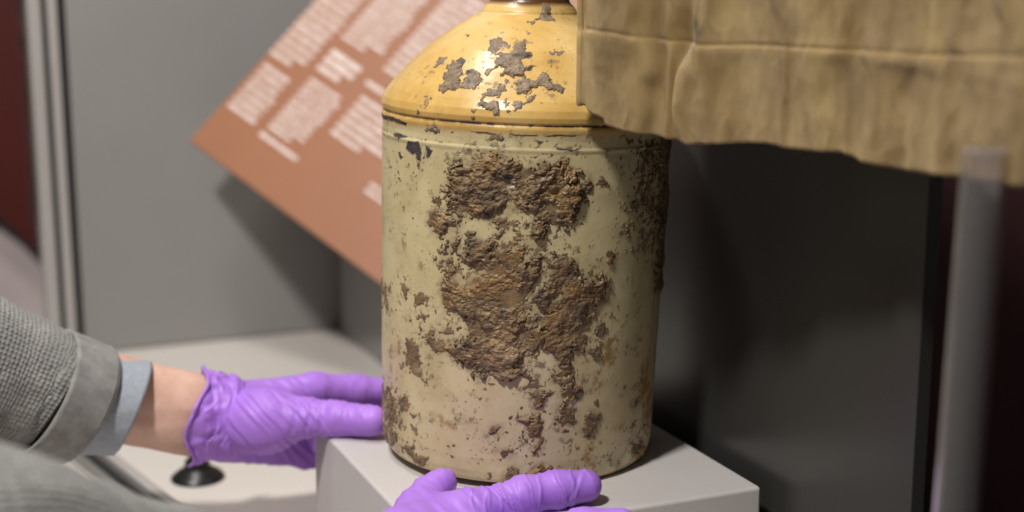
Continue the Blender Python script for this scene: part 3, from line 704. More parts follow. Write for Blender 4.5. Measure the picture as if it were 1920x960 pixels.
Sg = np.repeat(su_[:, None], NV, 1); ds = Z - seamz[:, None]; dh = Z-hem[:, 2][:, None]
P3 = np.stack([Sg, Z, Z*0], -1).reshape(-1, 3)
wx = fbm(P3*np.array([14, 9, 1])+2, 3).reshape(NU, NV)*0.02
def fold(fr, zs, off): return pn(np.stack([((Sg+wx)*fr).ravel(), (Z*zs).ravel(), np.full(NU*NV, off)], -1)).reshape(NU, NV)
amp = ss(Sg, 0.0, 0.03)
disp = 0.010*fold(9, 1.6, 1.5)*amp + 0.0075*fold(24, 1.8, 7.3)*amp + 0.0050*fold(58, 5.0, 3.7)*(0.5+0.5*amp) + 0.0016*(0.3-np.abs(fold(75, 38, 14))) + 0.0004*fbm(P3*np.array([110, 60, 1]), 3).reshape(NU, NV)
pinch = np.exp(-((Sg-0.093)/0.012)**2-((ds-0.004)/0.02)**2)
disp += -0.010*pinch + 0.0055*np.exp(-((Sg-0.105-0.25*np.minimum(ds, 0.05))/0.011)**2)*ss(dh, -0.01, 0.03)
disp += np.where(ds < 0, 0.0011, 0)*ss(-ds, 0, 0.0006) - 0.0011*np.exp(-((ds-0.0012)/0.0011)**2) + 0.0009*np.exp(-((ds+0.004)/0.0035)**2)*(0.5+0.5*fold(90, 0.1, 9))
disp += 0.004*fold(40, 24, 11)*np.exp(-(ds/0.02)**2)
disp += 0.0012*fold(80, 5, 21)*ss(0.05-dh, 0, 0.05) - 0.0012*np.exp(-((dh-0.0)/0.0012)**2)
fold2 = dh - (0.058+0.01*np.sin(Sg*9)); disp += 0.0007*np.exp(-(fold2/0.004)**2)*ss(Sg, 0.10, 0.2)
disp += (0.0042*fold(46, 0.5, 33)+0.003*np.abs(fold(30, 0.4, 37)))*ss(-ds, -0.004, 0.012)*amp
lift = 0.012*ss(0.02-Sg, 0, 0.02)                             # left edge curls back
V = np.stack([hem[:, 0][:, None]+nrm[:, 0][:, None]*(disp-lift*0.3), hem[:, 1][:, None]+nrm[:, 1][:, None]*(disp-lift*0.3), Z], -1)
V[:, :, 0] += (0.004*(Z-hem[0, 2])*0)
gf = grid_faces(NU, NV)
mk = mat('khaki_cotton', (0.33, 0.245, 0.115), 0.85, Sheen_Weight=0.15); q = N(mk)
a = q.noise(1.0, 5, 0.55, vec=q.scaled(q.co(), (34, 34, 11))); b = q.noise(5, 3)
c = q.ramp(a, [(0.27, (0.205, 0.128, 0.045)), (0.48, (0.32, 0.212, 0.080)), (0.68, (0.47, 0.335, 0.145))])
vd = q.n('ShaderNodeVectorMath', operation='DISTANCE'); q.l(q.co(), vd.inputs[0]); vd.inputs[1].default_value = tuple(W(1301, 58, -0.197))
crease_shade = q.ramp(q.math('ADD', vd.outputs['Value'], q.math('MULTIPLY', q.noise(90, 3), 0.012)), [(0.010, (0.75,)*3), (0.019, (0, 0, 0))])
c = q.mix(crease_shade, c, (0.06, 0.042, 0.02))  # dark spot painted into the pinched crease in place of its shade
c = q.mix(q.ramp(b, [(0.5, (0, 0, 0)), (0.7, (0.5,)*3)]), c, (0.20, 0.132, 0.052))
q.l(c, q.b.inputs['Base Color'])
uvm = q.n('ShaderNodeUVMap'); wv1 = q.n('ShaderNodeTexWave', i_Scale=700.0, bands_direction='X'); wv2 = q.n('ShaderNodeTexWave', i_Scale=700.0, bands_direction='Y')
q.l(uvm.outputs[0], wv1.inputs[0]); q.l(uvm.outputs[0], wv2.inputs[0])
q.l(q.bump(q.math('ADD', wv1.outputs['Fac'], wv2.outputs['Fac']), 0.6, 0.0006, q.bump(q.noise(150, 4), 0.2, 0.0010)), q.b.inputs['Normal'])
def add_uv(o, uvs):
    l = o.data.uv_layers.new(name='UVMap'); vi = np.zeros(len(o.data.loops), np.int32); o.data.loops.foreach_get('vertex_index', vi)
    l.data.foreach_set('uv', uvs.reshape(-1, 2)[vi].astype(np.float32).ravel())
cl = mesh_obj('front_cloth', V.reshape(-1, 3), gf, mk); add_uv(cl, np.stack([Sg, Z], -1)); adopt(cl, gar)
sm = cl.modifiers.new('thick', 'SOLIDIFY'); sm.thickness = 0.0012; sm.offset = -1
# back layer of the same garment
kb = slice(0, None, 6)
off = 0.012+0.03*ss(su_, 0, 0.12)
Vb = np.stack([hem[:, 0][:, None]-nrm[:, 0][:, None]*off[:, None]+0*Z, hem[:, 1][:, None]-nrm[:, 1][:, None]*off[:, None]+disp*0.5, np.maximum(Z, hem[:, 2][:, None]+0.030)], -1)[kb, ::4]
Vb[:, :, 1] = np.where(Vb[:, :, 2] < 0.43, np.minimum(Vb[:, :, 1], -0.128), Vb[:, :, 1])
bk = mesh_obj('back_cloth', Vb.reshape(-1, 3), grid_faces(Vb.shape[0], Vb.shape[1]), mk); adopt(bk, gar)
sm = bk.modifiers.new('thick', 'SOLIDIFY'); sm.thickness = 0.0012
# bound edge at the left and its stitched crease
eb = np.stack([V[0, :, 0], V[0, :, 1], V[0, :, 2]], -1)
eb = eb[eb[:, 2] >= hem[0, 2]]
def strip(name, pts, r, material, parent, flat=1.0, n=10):
    pts = np.array(pts); t = np.gradient(pts, axis=0); t /= np.linalg.norm(t, axis=1)[:, None]
    u = np.cross(t, np.array([0, 1.0, 0.05])); u /= np.linalg.norm(u, axis=1)[:, None]; v = np.cross(t, u)
    a = np.linspace(0, 2*np.pi, n, endpoint=False)
    V = pts[None]+r*(np.cos(a)[:, None, None]*u[None]+flat*np.sin(a)[:, None, None]*v[None])
    o = mesh_obj(name, V.transpose(1, 0, 2).reshape(-1, 3), grid_faces_t(len(pts), n), material)
    adopt(o, parent); return o
def grid_faces_t(nu, nv):
    I, J = np.meshgrid(np.arange(nu-1), np.arange(nv), indexing='ij'); J2 = (J+1) % nv
    return np.stack([I*nv+J, I*nv+J2, (I+1)*nv+J2, (I+1)*nv+J], -1).reshape(-1, 4)
ebp = eb[::3] + np.array([0.0008, 0.0005, 0]); ebp[:, 0] += 0.0006*pn(ebp*60)
strip('edge_binding', ebp, 0.0028, mk, gar, 0.8)
strip('edge_binding', ebp+np.array([0.0046, -0.0014, 0]), 0.0018, mk, gar, 0.8)

# rail that carries the garment, above the picture
hr = empty('garment_rail', tuple(hem[300]*[1, 1, 0]+[0, 0, TOPZ]), 'clear rail that the khaki garment hangs from', 'rail')
pts_ = np.stack([hem[::20, 0]-nrm[::20, 0]*0.018, hem[::20, 1]-nrm[::20, 1]*0.018, np.full(len(hem[::20]), TOPZ+0.004)], -1)
strip('rail_bar', pts_, 0.011, M['acrylic'], hr)

# ------------------------------------------------------------------ person
skin = mat('skin', (0.58, 0.32, 0.22), 0.5, Subsurface_Weight=0.15, Subsurface_Scale=0.01); q = N(skin)
a = q.noise(45, 5, 0.6)
q.l(q.ramp(a, [(0.3, (0.60, 0.365, 0.285)), (0.55, (0.69, 0.455, 0.365)), (0.75, (0.75, 0.52, 0.435))]), q.b.inputs['Base Color'])
q.l(q.bump(q.noise(420, 3), 0.25, 0.0008), q.b.inputs['Normal'])
nit = mat('purple_nitrile', (0.40, 0.18, 0.72), 0.48, Specular_IOR_Level=0.4, Subsurface_Weight=0.08, Subsurface_Scale=0.006); q = N(nit)
q.l(q.ramp(q.noise(30, 4), [(0.3, (0.385, 0.175, 0.71)), (0.7, (0.43, 0.21, 0.76))]), q.b.inputs['Base Color'])
q.l(q.bump(q.noise(700, 3), 0.12, 0.0004, q.bump(q.noise(60, 5, 0.6, dist=1.2), 0.14, 0.002)), q.b.inputs['Normal'])
knit = mat('grey_waffle_knit', (0.27, 0.265, 0.25), 0.9, Sheen_Weight=0.2); q = N(knit)
uvn = q.n('ShaderNodeUVMap'); mp = q.scaled(uvn.outputs[0], (1, 1, 1))
vo = q.n('ShaderNodeTexVoronoi', i_Scale=1.0, i_Randomness=0.22, feature='SMOOTH_F1'); q.l(mp, vo.inputs['Vector'])
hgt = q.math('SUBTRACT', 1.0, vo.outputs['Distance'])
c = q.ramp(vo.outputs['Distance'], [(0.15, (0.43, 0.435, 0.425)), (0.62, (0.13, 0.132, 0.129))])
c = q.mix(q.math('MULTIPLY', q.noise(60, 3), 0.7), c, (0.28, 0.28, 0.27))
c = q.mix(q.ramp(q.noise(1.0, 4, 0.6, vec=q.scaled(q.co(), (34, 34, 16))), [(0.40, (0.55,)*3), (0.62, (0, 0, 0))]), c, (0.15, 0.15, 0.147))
q.l(c, q.b.inputs['Base Color'])
q.l(q.bump(hgt, 0.9, 0.004, q.bump(q.noise(900, 3), 0.4, 0.0008)), q.b.inputs['Normal'])
band = mat('grey_jersey_band', (0.25, 0.245, 0.23), 0.9, Sheen_Weight=0.2); q = N(band)
q.l(q.ramp(q.noise(70, 5, 0.65), [(0.3, (0.18, 0.182, 0.177)), (0.7, (0.32, 0.322, 0.314))]), q.b.inputs['Base Color'])
q.l(q.bump(q.noise(800, 3), 0.5, 0.001), q.b.inputs['Normal'])
shirt = mat('blue_grey_chambray', (0.30, 0.35, 0.42), 0.8); q = N(shirt)
q.l(q.ramp(q.noise(500, 4, 0.6), [(0.3, (0.26, 0.295, 0.345)), (0.7, (0.38, 0.425, 0.49))]), q.b.inputs['Base Color'])
q.l(q.bump(q.noise(60, 4), 0.3, 0.002), q.b.inputs['Normal'])
trous = mat('dark_trouser_cloth', (0.03, 0.032, 0.04), 0.85)
hairm = mat('brown_hair', (0.05, 0.03, 0.02), 0.6)
eyem = mat('eye_white', (0.75, 0.73, 0.7), 0.2)

per = empty('person', (-1.02, -0.28, -1.0), 'person in grey knit cardigan steadying the flagon with purple gloved hands', 'person')
LW = W(330, 776, 0.055)                                        # left wrist
LE = np.array([-0.66, -0.06, 0.135]); LS = np.array([-0.98, -0.09, 0.42])
RW = W(655, 1100, -0.235); RE = np.array([-0.62, -0.60, 0.045]); RS = np.array([-0.98, -0.47, 0.42])
V3 = lambda *a: np.array(a, float)

# left hand (palm towards the camera, thumb over the plinth, fingers behind flagon and plinth)
thumbL = [W(470, 785, 0.048), W(575, 783, 0.034), W(632, 786, 0.026), W(700, 789, 0.014)]
idxL = [W(455, 742, 0.085), W(590, 729, 0.108), W(668, 731, 0.126), W(745, 735, 0.140), W(790, 738, 0.138)]
midL = [W(455, 780, 0.098), W(592, 768, 0.125), V3(-0.118, 0.148, -0.004), V3(-0.078, 0.158, -0.004), V3(-0.055, 0.158, -0.004)]
rngL = [W(450, 815, 0.098), W(588, 808, 0.128), V3(-0.122, 0.150, -0.028), V3(-0.085, 0.160, -0.028), V3(-0.062, 0.165, -0.028)]
pnkL = [W(445, 848, 0.090), W(575, 852, 0.118), V3(-0.140, 0.138, -0.052), V3(-0.110, 0.150, -0.050), V3(-0.09, 0.158, -0.048)]
handL = [(LW+V3(-0.02, -0.006, 0.004), W(420, 780, 0.070), 0.0265, 0.029, 0.02),
         (LW+V3(-0.02, 0, 0.014), W(420, 765, 0.070), 0.021, 0.022, 0.02), (LW+V3(-0.02, 0, -0.018), W(420, 812, 0.075), 0.021, 0.024, 0.02)]
def finger(pts, rad, k=0.007): return [(pts[i], pts[i+1], rad[i], rad[i+1], k) for i in range(len(pts)-1)]
palmL = [(W(420, 765, 0.07), idxL[1], 0.021, 0.0145, 0.02), (W(420, 780, 0.075), midL[1], 0.024, 0.0150, 0.02), (W(420, 800, 0.08), rngL[1], 0.022, 0.0145, 0.02), (W(420, 822, 0.08), pnkL[1], 0.020, 0.0125, 0.02),
         (W(415, 790, 0.062), W(500, 788, 0.045), 0.026, 0.0275, 0.018), (W(500, 788, 0.045), thumbL[1], 0.0275, 0.0165, 0.014)]
fingL = finger(thumbL[1:], [0.0165, 0.0148, 0.0128]) + finger(idxL[1:], [0.0145, 0.0132, 0.0118, 0.0100]) + finger(midL[1:], [0.0150, 0.0132, 0.0118, 0.0100]) + finger(rngL[1:], [0.0145, 0.0125, 0.0112, 0.0098]) + finger(pnkL[1:], [0.0125, 0.0110, 0.0100, 0.0088])
# right hand (back of the hand up, thumb and forefinger along the foot of the flagon)
thumbR = [W(758, 1012, -0.205), W(784, 958, -0.152), W(804, 926, -0.134), W(831, 904, -0.126)]
idxR = [W(750, 1030, -0.215), W(880, 962, -0.172), W(985, 930, -0.158), W(1045, 918, -0.150), W(1098, 911, -0.144)]
midR = [W(750, 1060, -0.225), W(890, 1014, -0.205), W(1010, 1002, -0.200), W(1095, 988, -0.197), W(1165, 982, -0.194)]
rngR = [W(750, 1085, -0.23), W(880, 1050, -0.222), W(985, 1050, -0.216), W(1060, 1050, -0.21), W(1110, 1056, -0.206)]
pnkR = [W(735, 1110, -0.235), W(850, 1085, -0.230), W(930, 1095, -0.222), W(990, 1105, -0.216), W(1030, 1112, -0.212)]
palmR = [(RW, W(750, 1045, -0.215), 0.026, 0.024, 0.02), (W(750, 1025, -0.212), idxR[1], 0.020, 0.0152, 0.02), (W(750, 1050, -0.22), midR[1], 0.021, 0.0150, 0.02), (W(750, 1075, -0.226), rngR[1], 0.021, 0.0142, 0.02), (W(745, 1100, -0.232), pnkR[1], 0.019, 0.0125, 0.02),
         (W(750, 1020, -0.208), thumbR[1], 0.021, 0.0150, 0.02), (thumbR[1], idxR[1], 0.010, 0.0120, 0.02)]
fingR = finger(thumbR[1:], [0.0150, 0.0128, 0.0108]) + finger(idxR[1:], [0.0152, 0.0142, 0.0136, 0.0122]) + finger(midR[1:], [0.0150, 0.0138, 0.0128, 0.0112]) + finger(rngR[1:], [0.0142, 0.0130, 0.0120, 0.0105]) + finger(pnkR[1:], [0.0125, 0.0112, 0.0102, 0.0092])

def ring_wrinkles(V, Nn, chain, r, amp, freq, seed):
    """fine creases of the glove running round a finger"""
    d = np.zeros(len(V))
    for i in range(len(chain)-1):
        a, b = chain[i], chain[i+1]; ax = (b-a); L = np.linalg.norm(ax); ax = ax/L
        s = (V-a) @ ax; pr = np.linalg.norm((V-a)-s[:, None]*ax, axis=1)
        wgt = ss(r*1.9-pr, 0, r*0.6)*ss(s, -0.008, 0.002)*ss(L+0.008-s, 0, 0.010)
        Q = (V-a) - s[:, None]*ax
        warp = 0.004*pn(V*55+seed)
        nz = pn(np.concatenate([Q*22, ], 1) + (s+warp)[:, None]*ax*freq + seed)
        rg = np.exp(-(nz/0.13)**2)-0.22
        d = np.maximum(d, 0) if False else d + wgt*amp*rg*(1-np.minimum(1, np.abs(d)/amp))
    return d
# --- left glove
Vg, Qg = sdf(palmL+fingL, 0.0015, 0.010, grow=0.0008)
Vg = relax(Vg, Qg, 2); Ng = vnormals(Vg, Qg)
dd = ring_wrinkles(Vg, Ng, thumbL[1:], 0.0165, 0.0010, 120, 3.0) + ring_wrinkles(Vg, Ng, idxL[1:], 0.0145, 0.0005, 80, 8.0)
gx, gy = proj(Vg)
wr = 13*fbm(Vg*np.array([20, 20, 20]), 2)
qd = (gx-400) - (gy-700)*0.95 + wr                              # diagonal pulls across the thenar
reg = ss(gx, 405, 440)*ss(620-gx, 0, 40)*ss(Ng[:, 1]*-1, -0.1, 0.4)
for c0_, wd_, am_ in ((-62, 5, 1.1), (-18, 6, 1.2), (22, 5, 1.6), (50, 4, 0.9), (84, 5, 1.6), (112, 6, 1.1), (150, 5, 1.3), (-105, 5, 1.1), (-85, 4, .7), (4, 4, .8), (132, 4, .8)):
    dd += 0.72*reg*am_*(-0.0010*np.exp(-((qd-c0_)/wd_)**2) + 0.0007*np.exp(-((qd-c0_-1.7*wd_)/(wd_*1.1))**2))
qv = (gx-545)+0.25*(gy-760)+0.6*wr                              # short creases at the thumb joint
dd += ss(gy, 740, 770)*ss(830-gy, 0, 25)*ss(gx, 520, 545)*ss(640-gx, 0, 25)*(-0.0013)*np.abs(np.sin(qv/9.0))**6*ss(-Ng[:, 1], -0.1, 0.3)
dd += 0.0004*fbm(Vg*55+5, 3)*reg
Vg = Vg + Ng*dd[:, None]
# gathered cuff of the glove, lofted round the wrist
def cuff(cen0, cen1, ry, rz, edge_fn, seed, nth=220, ns=60):
    ax = cen1-cen0; L = np.linalg.norm(ax); ax = ax/L
    v = np.array([0, 0, 1.0]) - ax*ax[2]; v /= np.linalg.norm(v); u = np.cross(v, ax); u /= np.linalg.norm(u)
    if u[1] > 0: u = -u                                          # u towards the camera
    t = np.linspace(0, 2*np.pi, nth, endpoint=False); out = []
    for k in range(ns+14):
        s = min(k/ns, 1.0)
        ct, st = np.cos(t), np.sin(t)
        P_ = np.stack([ct*1.6+seed, st*1.6, np.full(nth, s*0.9)], -1)
        wob_ = pn(P_)*1.5 + 0.35*pn(P_*2.7+3)
        rid = pn(np.stack([s*5.2+wob_, ct*0.7+seed, st*0.7], -1)) ; rid2 = pn(np.stack([s*2.2+ct*2.4, st*2.4+wob_, np.full(nth, seed)], -1))
        fo = (0.35-np.abs(rid))*0.0085 + rid2*0.005
        gath = math.exp(-((s-0.42)/0.22)**2)
        flare = 0.90 + 0.12*ss(np.array([s]), 0, 0.22)[0] + 0.08*s*s - 0.05*gath
        m_ = fo*(0.3+0.8*s-0.55*s*s)*ss(np.array([s]), 0.05, 0.3)[0]
        off_ = edge_fn(t)*s
        rr_ = 0.0
        if k > ns:                                              # rolled rim
            ph = (k-ns)/14*math.pi*1.7; rr_ = 0.0016*(1-math.cos(ph)); off_ = off_ + 0.0016*math.sin(ph)
        P = cen0 + np.outer(L*s+off_, ax) + np.outer(ct*(ry*flare+m_+rr_), u) + np.outer(st*(rz*flare+m_+rr_), v)
        out.append(P)
    A_ = np.stack(out, 1)
    return A_.reshape(-1, 3), grid_faces(nth, A_.shape[1], True)
edgeL = lambda t: 0.008*np.exp(-((np.angle(np.exp(1j*(t+0.15))))/0.42)**2) + 0.006*np.exp(-((np.angle(np.exp(1j*(t+1.25))))/0.3)**2) - 0.006*np.exp(-((np.angle(np.exp(1j*(t-1.0))))/0.35)**2)+0.0012*np.sin(3*t+1)
Vc, Qc = cuff(W(452, 786, 0.066), W(374, 781, 0.061), 0.0365, 0.0400, edgeL, 4.4)
glL = mesh_obj('glove', np.concatenate([Vg, Vc]), np.concatenate([Qg, Qc+len(Vg)]), nit); adopt(glL, per)
glL['label'] = 'purple nitrile glove at the left side of the flagon'
# --- right glove
Vg, Qg = sdf(palmR+fingR, 0.0012, 0.010, grow=0.0006)
Vg = relax(Vg, Qg, 2); Ng = vnormals(Vg, Qg)
dd = ring_wrinkles(Vg, Ng, idxR[1:], 0.0148, 0.00095, 150, 5.0) + ring_wrinkles(Vg, Ng, thumbR[1:], 0.0140, 0.0005, 90, 9.0)
gx, gy = proj(Vg); wr = 9*fbm(Vg*25+7, 2)
qd = (gx-880)-(gy-940)*0.9+wr
reg = ss(gx, 700, 760)*ss(990-gx, 0, 40)
for c0_, wd_, am_ in ((-120, 9, 0.6), (-80, 7, 0.8), (-40, 9, 0.6), (10, 5, 0.9), (62, 5, 1.2), (88, 4, 0.8), (35, 8, 0.5)):
    dd += reg*am_*(-0.0008*np.exp(-((qd-c0_)/wd_)**2)+0.0007*np.exp(-((qd-c0_-1.6*wd_)/wd_)**2))
tipc = (gx-1082)+0.35*(gy-905)+0.8*wr
dd += -0.0007*np.exp(-(tipc/4.0)**2)*ss(gy, 880, 900) + 0.0005*np.exp(-((tipc-7)/5.0)**2)
Vg = Vg+Ng*dd[:, None]
axR = (RW-W(750, 1045, -0.215)); axR /= np.linalg.norm(axR)
Vc, Qc = cuff(RW-axR*0.015, RW+axR*0.035, 0.033, 0.0355, lambda t: 0.003*np.sin(3*t), 9.1, 120, 40)
glR = mesh_obj('glove', np.concatenate([Vg, Vc]), np.concatenate([Qg, Qc+len(Vg)]), nit); adopt(glR, per)
glR['label'] = 'purple nitrile glove in front of the flagon foot'

# --- one continuous body
def shrink(pr, d): return [(p[0], p[1], max(0.004, p[2]-d), max(0.004, p[3]-d), *p[4:]) for p in pr]
NK = V3(-1.02, -0.28, 0.50); HD = V3(-0.99, -0.28, 0.69)
foreL = [(LW+V3(0.012, 0.002, 0.013), LW+(LE-LW)*0.35+V3(0, 0, 0.014), 0.0245, 0.032, 0.02), (LW+V3(0.012, 0.002, -0.014), LW+(LE-LW)*0.35+V3(0, 0, -0.012), 0.0245, 0.033, 0.02), (LW+(LE-LW)*0.3, LE, 0.036, 0.046, 0.03), (LE, LS, 0.047, 0.058, 0.03)]
foreR = [(RW, RW+(RE-RW)*0.35, 0.027, 0.036, 0.02), (RW+(RE-RW)*0.3, RE, 0.036, 0.046, 0.03), (RE, RS, 0.047, 0.058, 0.03)]
torso = [(V3(-1.03, -0.12, 0.41), V3(-1.03, -0.44, 0.41), 0.075, 0.075, 0.06), (V3(-1.01, -0.20, 0.33), V3(-1.05, -0.21, 0.0), 0.11, 0.10, 0.08), (V3(-1.01, -0.36, 0.33), V3(-1.05, -0.35, 0.0), 0.11, 0.10, 0.08), (V3(-1.05, -0.22, -0.05), V3(-1.05, -0.34, -0.05), 0.12, 0.12, 0.08)]
head = [(V3(-1.03, -0.28, 0.44), NK+V3(0.02, 0, 0.08), 0.058, 0.052, 0.04), (HD+V3(-0.03, 0, 0.01), HD+V3(0.005, 0, 0.02), 0.085, 0.078, 0.04), (HD+V3(0.02, 0, -0.03), HD+V3(0.045, 0, -0.075), 0.058, 0.034, 0.04),
        (HD+V3(0.075, 0, 0.012), HD+V3(0.098, 0, -0.024), 0.008, 0.013, 0.012), (HD+V3(0.072, 0.018, -0.058), HD+V3(0.072, -0.018, -0.058), 0.009, 0.009, 0.008), (HD+V3(-0.02, 0.078, 0.015), HD+V3(-0.015, 0.080, -0.025), 0.014, 0.010, 0.008), (HD+V3(-0.02, -0.078, 0.015), HD+V3(-0.015, -0.080, -0.025), 0.014, 0.010, 0.008)]
bodyP = shrink(palmL[:4], 0.004)+shrink([(LW+V3(0.01, 0, 0), W(430, 785, 0.07), 0.029, 0.027, 0.02)], 0)+shrink(fingL, 0.0045)+shrink(palmR, 0.004)+shrink(fingR, 0.0045)+foreL+foreR+torso+head
Vb_, Qb_ = sdf(bodyP, 0.0055, 0.02)
Vb_ = relax(Vb_, Qb_, 2)
bx_, by_ = proj(Vb_); Nb_ = vnormals(Vb_, Qb_)
ten = np.exp(-((by_-768-0.02*(bx_-300)+3*pn(Vb_*40))/5.5)**2)*0.0010 + np.exp(-((by_-800-0.03*(bx_-300))/5)**2)*0.0008 - np.exp(-((by_-785)/6)**2)*0.0008
Vb_ = Vb_ + Nb_*(ten*ss(bx_, 220, 260)*ss(420-bx_, 0, 30)*(Nb_[:, 1] < 0)*(Vb_[:, 1] > -0.1))[:, None]
adopt(mesh_obj('body', Vb_, Qb_, skin), per)

# --- sleeves: lofted tubes with a knit surface
def sleeve(name, stations, material, th_, nth=160, wrinkle=0.0, seed=0.0, rep=(1, 1), tilt=None, cap_in=True, ns=8):
    """stations: (centre, half width across, half height) along the arm"""
    C = np.array([s[0] for s in stations]); R = np.array([[s[1], s[2]] for s in stations])
    t = np.linspace(0, 1, len(C)); tt = np.linspace(0, 1, ns*(len(C)-1)+1)
    def sm(y):
        o = np.interp(tt, t, y)
        for _ in range(ns//2): o[1:-1] = (o[:-2]+2*o[1:-1]+o[2:])/4
        return o
    Cc = np.stack([sm(C[:, k]) for k in range(3)], -1); Rr = np.stack([sm(R[:, k]) for k in range(2)], -1)
    tg_ = np.gradient(Cc, axis=0); tg_ /= np.linalg.norm(tg_, axis=1)[:, None]
    v = np.array([0, 0, 1.0])-tg_*tg_[:, 2:3]; v /= np.linalg.norm(v, axis=1)[:, None]
    u = np.cross(v, tg_); u[u[:, 1] > 0] *= -1
    a = np.linspace(np.pi, 3*np.pi, nth+1)
    L = np.r_[0, np.cumsum(np.linalg.norm(np.diff(Cc, axis=0), axis=1))]
    aa, LL = np.meshgrid(a, L, indexing='ij')
    PP = np.stack([np.cos(aa)*1.1, np.sin(aa)*1.1, LL*14+seed], -1).reshape(-1, 3)
    d = wrinkle*(fbm(PP, 3)+0.5*(0.4-np.abs(pn(PP*2.2+9)))).reshape(aa.shape)
    sk = 0 if tilt is None else tilt(aa)*(ss(tt, 0.5, 1.0)[None] if len(C) > 5 else 1.0)
    V = Cc[None]+np.cos(aa)[..., None]*u[None]*(Rr[:, 0][None, :, None]+d[..., None])+np.sin(aa)[..., None]*v[None]*(Rr[:, 1][None, :, None]+d[..., None])+ (sk[..., None]*tg_[None] if tilt is not None else 0)
    o = mesh_obj(name, V.reshape(-1, 3), grid_faces(nth+1, len(tt)), material)
    add_uv(o, np.stack([aa/(2*np.pi)*rep[0], LL*rep[1]], -1))
    s_ = o.modifiers.new('thick', 'SOLIDIFY'); s_.thickness = th_; s_.offset = -1
    adopt(o, per); return o, V[:-1, -1]
tl = lambda aa: -0.010*np.sin(aa)*0
c1 = W(102, 746, 0.010); c2 = W(153, 758, 0.022)
def axis(a, b): d = b-a; return d/np.linalg.norm(d)
st = [(LS+V3(0.02, 0, 0), 0.085, 0.085), (LE*0.6+LS*0.4, 0.074, 0.075), (LE, 0.070, 0.072), (W(-120, 672, -0.03), 0.062, 0.067), (W(0, 708, -0.004), 0.055, 0.0600), (W(70, 733, 0.008), 0.052, 0.0570), (c1, 0.0472, 0.0525)]
tcu = lambda aa: 0.005*np.cos(aa)+0.0095*np.sin(aa)
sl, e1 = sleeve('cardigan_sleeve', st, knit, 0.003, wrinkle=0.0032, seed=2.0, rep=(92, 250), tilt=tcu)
bd, e2 = sleeve('sleeve_band', [(c1-axis(c1, c2)*0.015, 0.0528, 0.0584), ((c1+c2)/2, 0.0500, 0.0552), (c2, 0.0490, 0.0535)], band, 0.0032, wrinkle=0.0012, seed=5.0, tilt=tcu)
def loop(name, pts, r, material, n=10):
    pts = np.vstack([pts, pts[:1]]); t = np.gradient(pts, axis=0); t[0] = t[-1] = (pts[1]-pts[-2]); t /= np.linalg.norm(t, axis=1)[:, None]
    ax = np.array([1.0, 0.1, -0.3]); u = ax-t*(t @ ax)[:, None]; u /= np.linalg.norm(u, axis=1)[:, None]; v = np.cross(t, u)
    a = np.linspace(0, 2*np.pi, n, endpoint=False)
    V = pts[:, None]+r*(np.cos(a)[None, :, None]*u[:, None]+np.sin(a)[None, :, None]*v[:, None])
    o = mesh_obj(name, V.reshape(-1, 3), grid_faces_t(len(pts), n), material); adopt(o, per); return o
loop('sleeve_piping', e2, 0.0030, band)
c3 = W(247, 766, 0.036)
sleeve('shirt_cuff', [(c1, 0.040, 0.0450), (c2, 0.0410, 0.0440), ((c2+c3)/2, 0.0405, 0.0425), (c3, 0.0395, 0.0415)], shirt, 0.0018, wrinkle=0.0012, seed=8.0, tilt=lambda aa: 0.0115*np.sin(aa)-0.001*np.cos(aa))
# right sleeve, close to the camera
r0, r1, r2 = W(-160, 1040, -0.56), W(120, 1103, -0.475), W(400, 1150, -0.385)
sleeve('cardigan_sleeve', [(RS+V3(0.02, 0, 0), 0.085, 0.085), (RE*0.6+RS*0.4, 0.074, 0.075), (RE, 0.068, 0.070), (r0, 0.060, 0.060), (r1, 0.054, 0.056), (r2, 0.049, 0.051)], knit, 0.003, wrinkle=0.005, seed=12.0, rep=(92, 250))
r3 = W(455, 1155, -0.355)
sleeve('sleeve_band', [(r2-axis(r2, r3)*0.004, 0.050, 0.0520), (r3, 0.0485, 0.050)], band, 0.003, wrinkle=0.001, seed=15.0)
sleeve('shirt_cuff', [(r2, 0.040, 0.042), (W(505, 1150, -0.325), 0.038, 0.040)], shirt, 0.0018, wrinkle=0.001, seed=18.0)
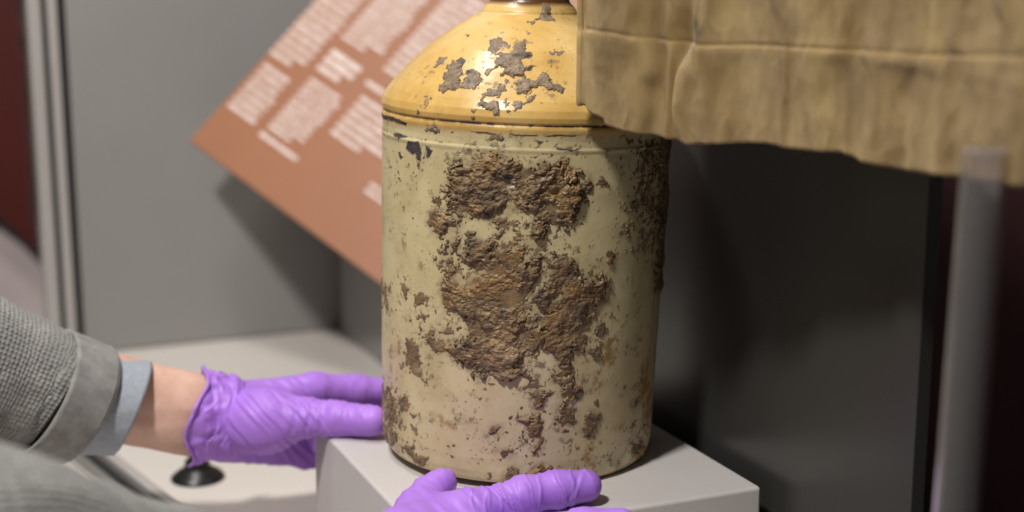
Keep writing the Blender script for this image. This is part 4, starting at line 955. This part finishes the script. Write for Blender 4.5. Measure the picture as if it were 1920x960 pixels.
# torso of the cardigan, trousers, hair, eyes
Vt, Qt = sdf(torso+[(V3(-1.03, -0.28, 0.43), V3(-1.03, -0.28, 0.45), 0.07, 0.06, 0.05)], 0.010, 0.06, grow=0.014)
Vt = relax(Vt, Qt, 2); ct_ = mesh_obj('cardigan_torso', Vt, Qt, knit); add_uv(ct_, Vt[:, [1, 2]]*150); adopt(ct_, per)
Vt, Qt = sdf([(V3(-1.05, -0.2, -0.06), V3(-1.05, -0.19, -0.50), 0.105, 0.075), (V3(-1.05, -0.36, -0.06), V3(-1.05, -0.37, -0.50), 0.105, 0.075), (V3(-1.05, -0.19, -0.50), V3(-1.06, -0.19, -0.93), 0.075, 0.055), (V3(-1.05, -0.37, -0.50), V3(-1.06, -0.37, -0.93), 0.075, 0.055), (V3(-1.05, -0.22, -0.03), V3(-1.05, -0.34, -0.03), 0.125, 0.125)], 0.012, 0.04)
adopt(mesh_obj('trousers', Vt, Qt, trous), per)
for yy in (-0.19, -0.37):
    Vt, Qt = sdf([(V3(-1.09, yy, -0.945), V3(-0.98, yy, -0.955), 0.045, 0.04), (V3(-1.06, yy, -0.94), V3(-1.06, yy, -0.90), 0.05, 0.05)], 0.008, 0.02)
    Vt[:, 2] = np.maximum(Vt[:, 2], -0.9985); adopt(mesh_obj('shoe', Vt, Qt, M['black_rubber']), per)
Vt, Qt = sdf([(HD+V3(-0.045, 0, 0.03), HD+V3(0.0, 0, 0.055), 0.092, 0.072), (HD+V3(-0.06, 0, -0.01), HD+V3(-0.05, 0, 0.02), 0.078, 0.085)], 0.008, 0.03)
Vt = Vt + vnormals(Vt, Qt)*(0.004*fbm(Vt*np.array([60, 60, 25]), 3))[:, None]
adopt(mesh_obj('hair', Vt, Qt, hairm), per)
for yy in (0.031, -0.031):
    th_e = np.linspace(0, np.pi, 12); c_e = HD+V3(0.068, yy, 0.012)
    lathe('eye', [(0.0115*math.sin(a)+1e-5, -0.0115*math.cos(a)) for a in th_e], eyem, 24, per, c_e)
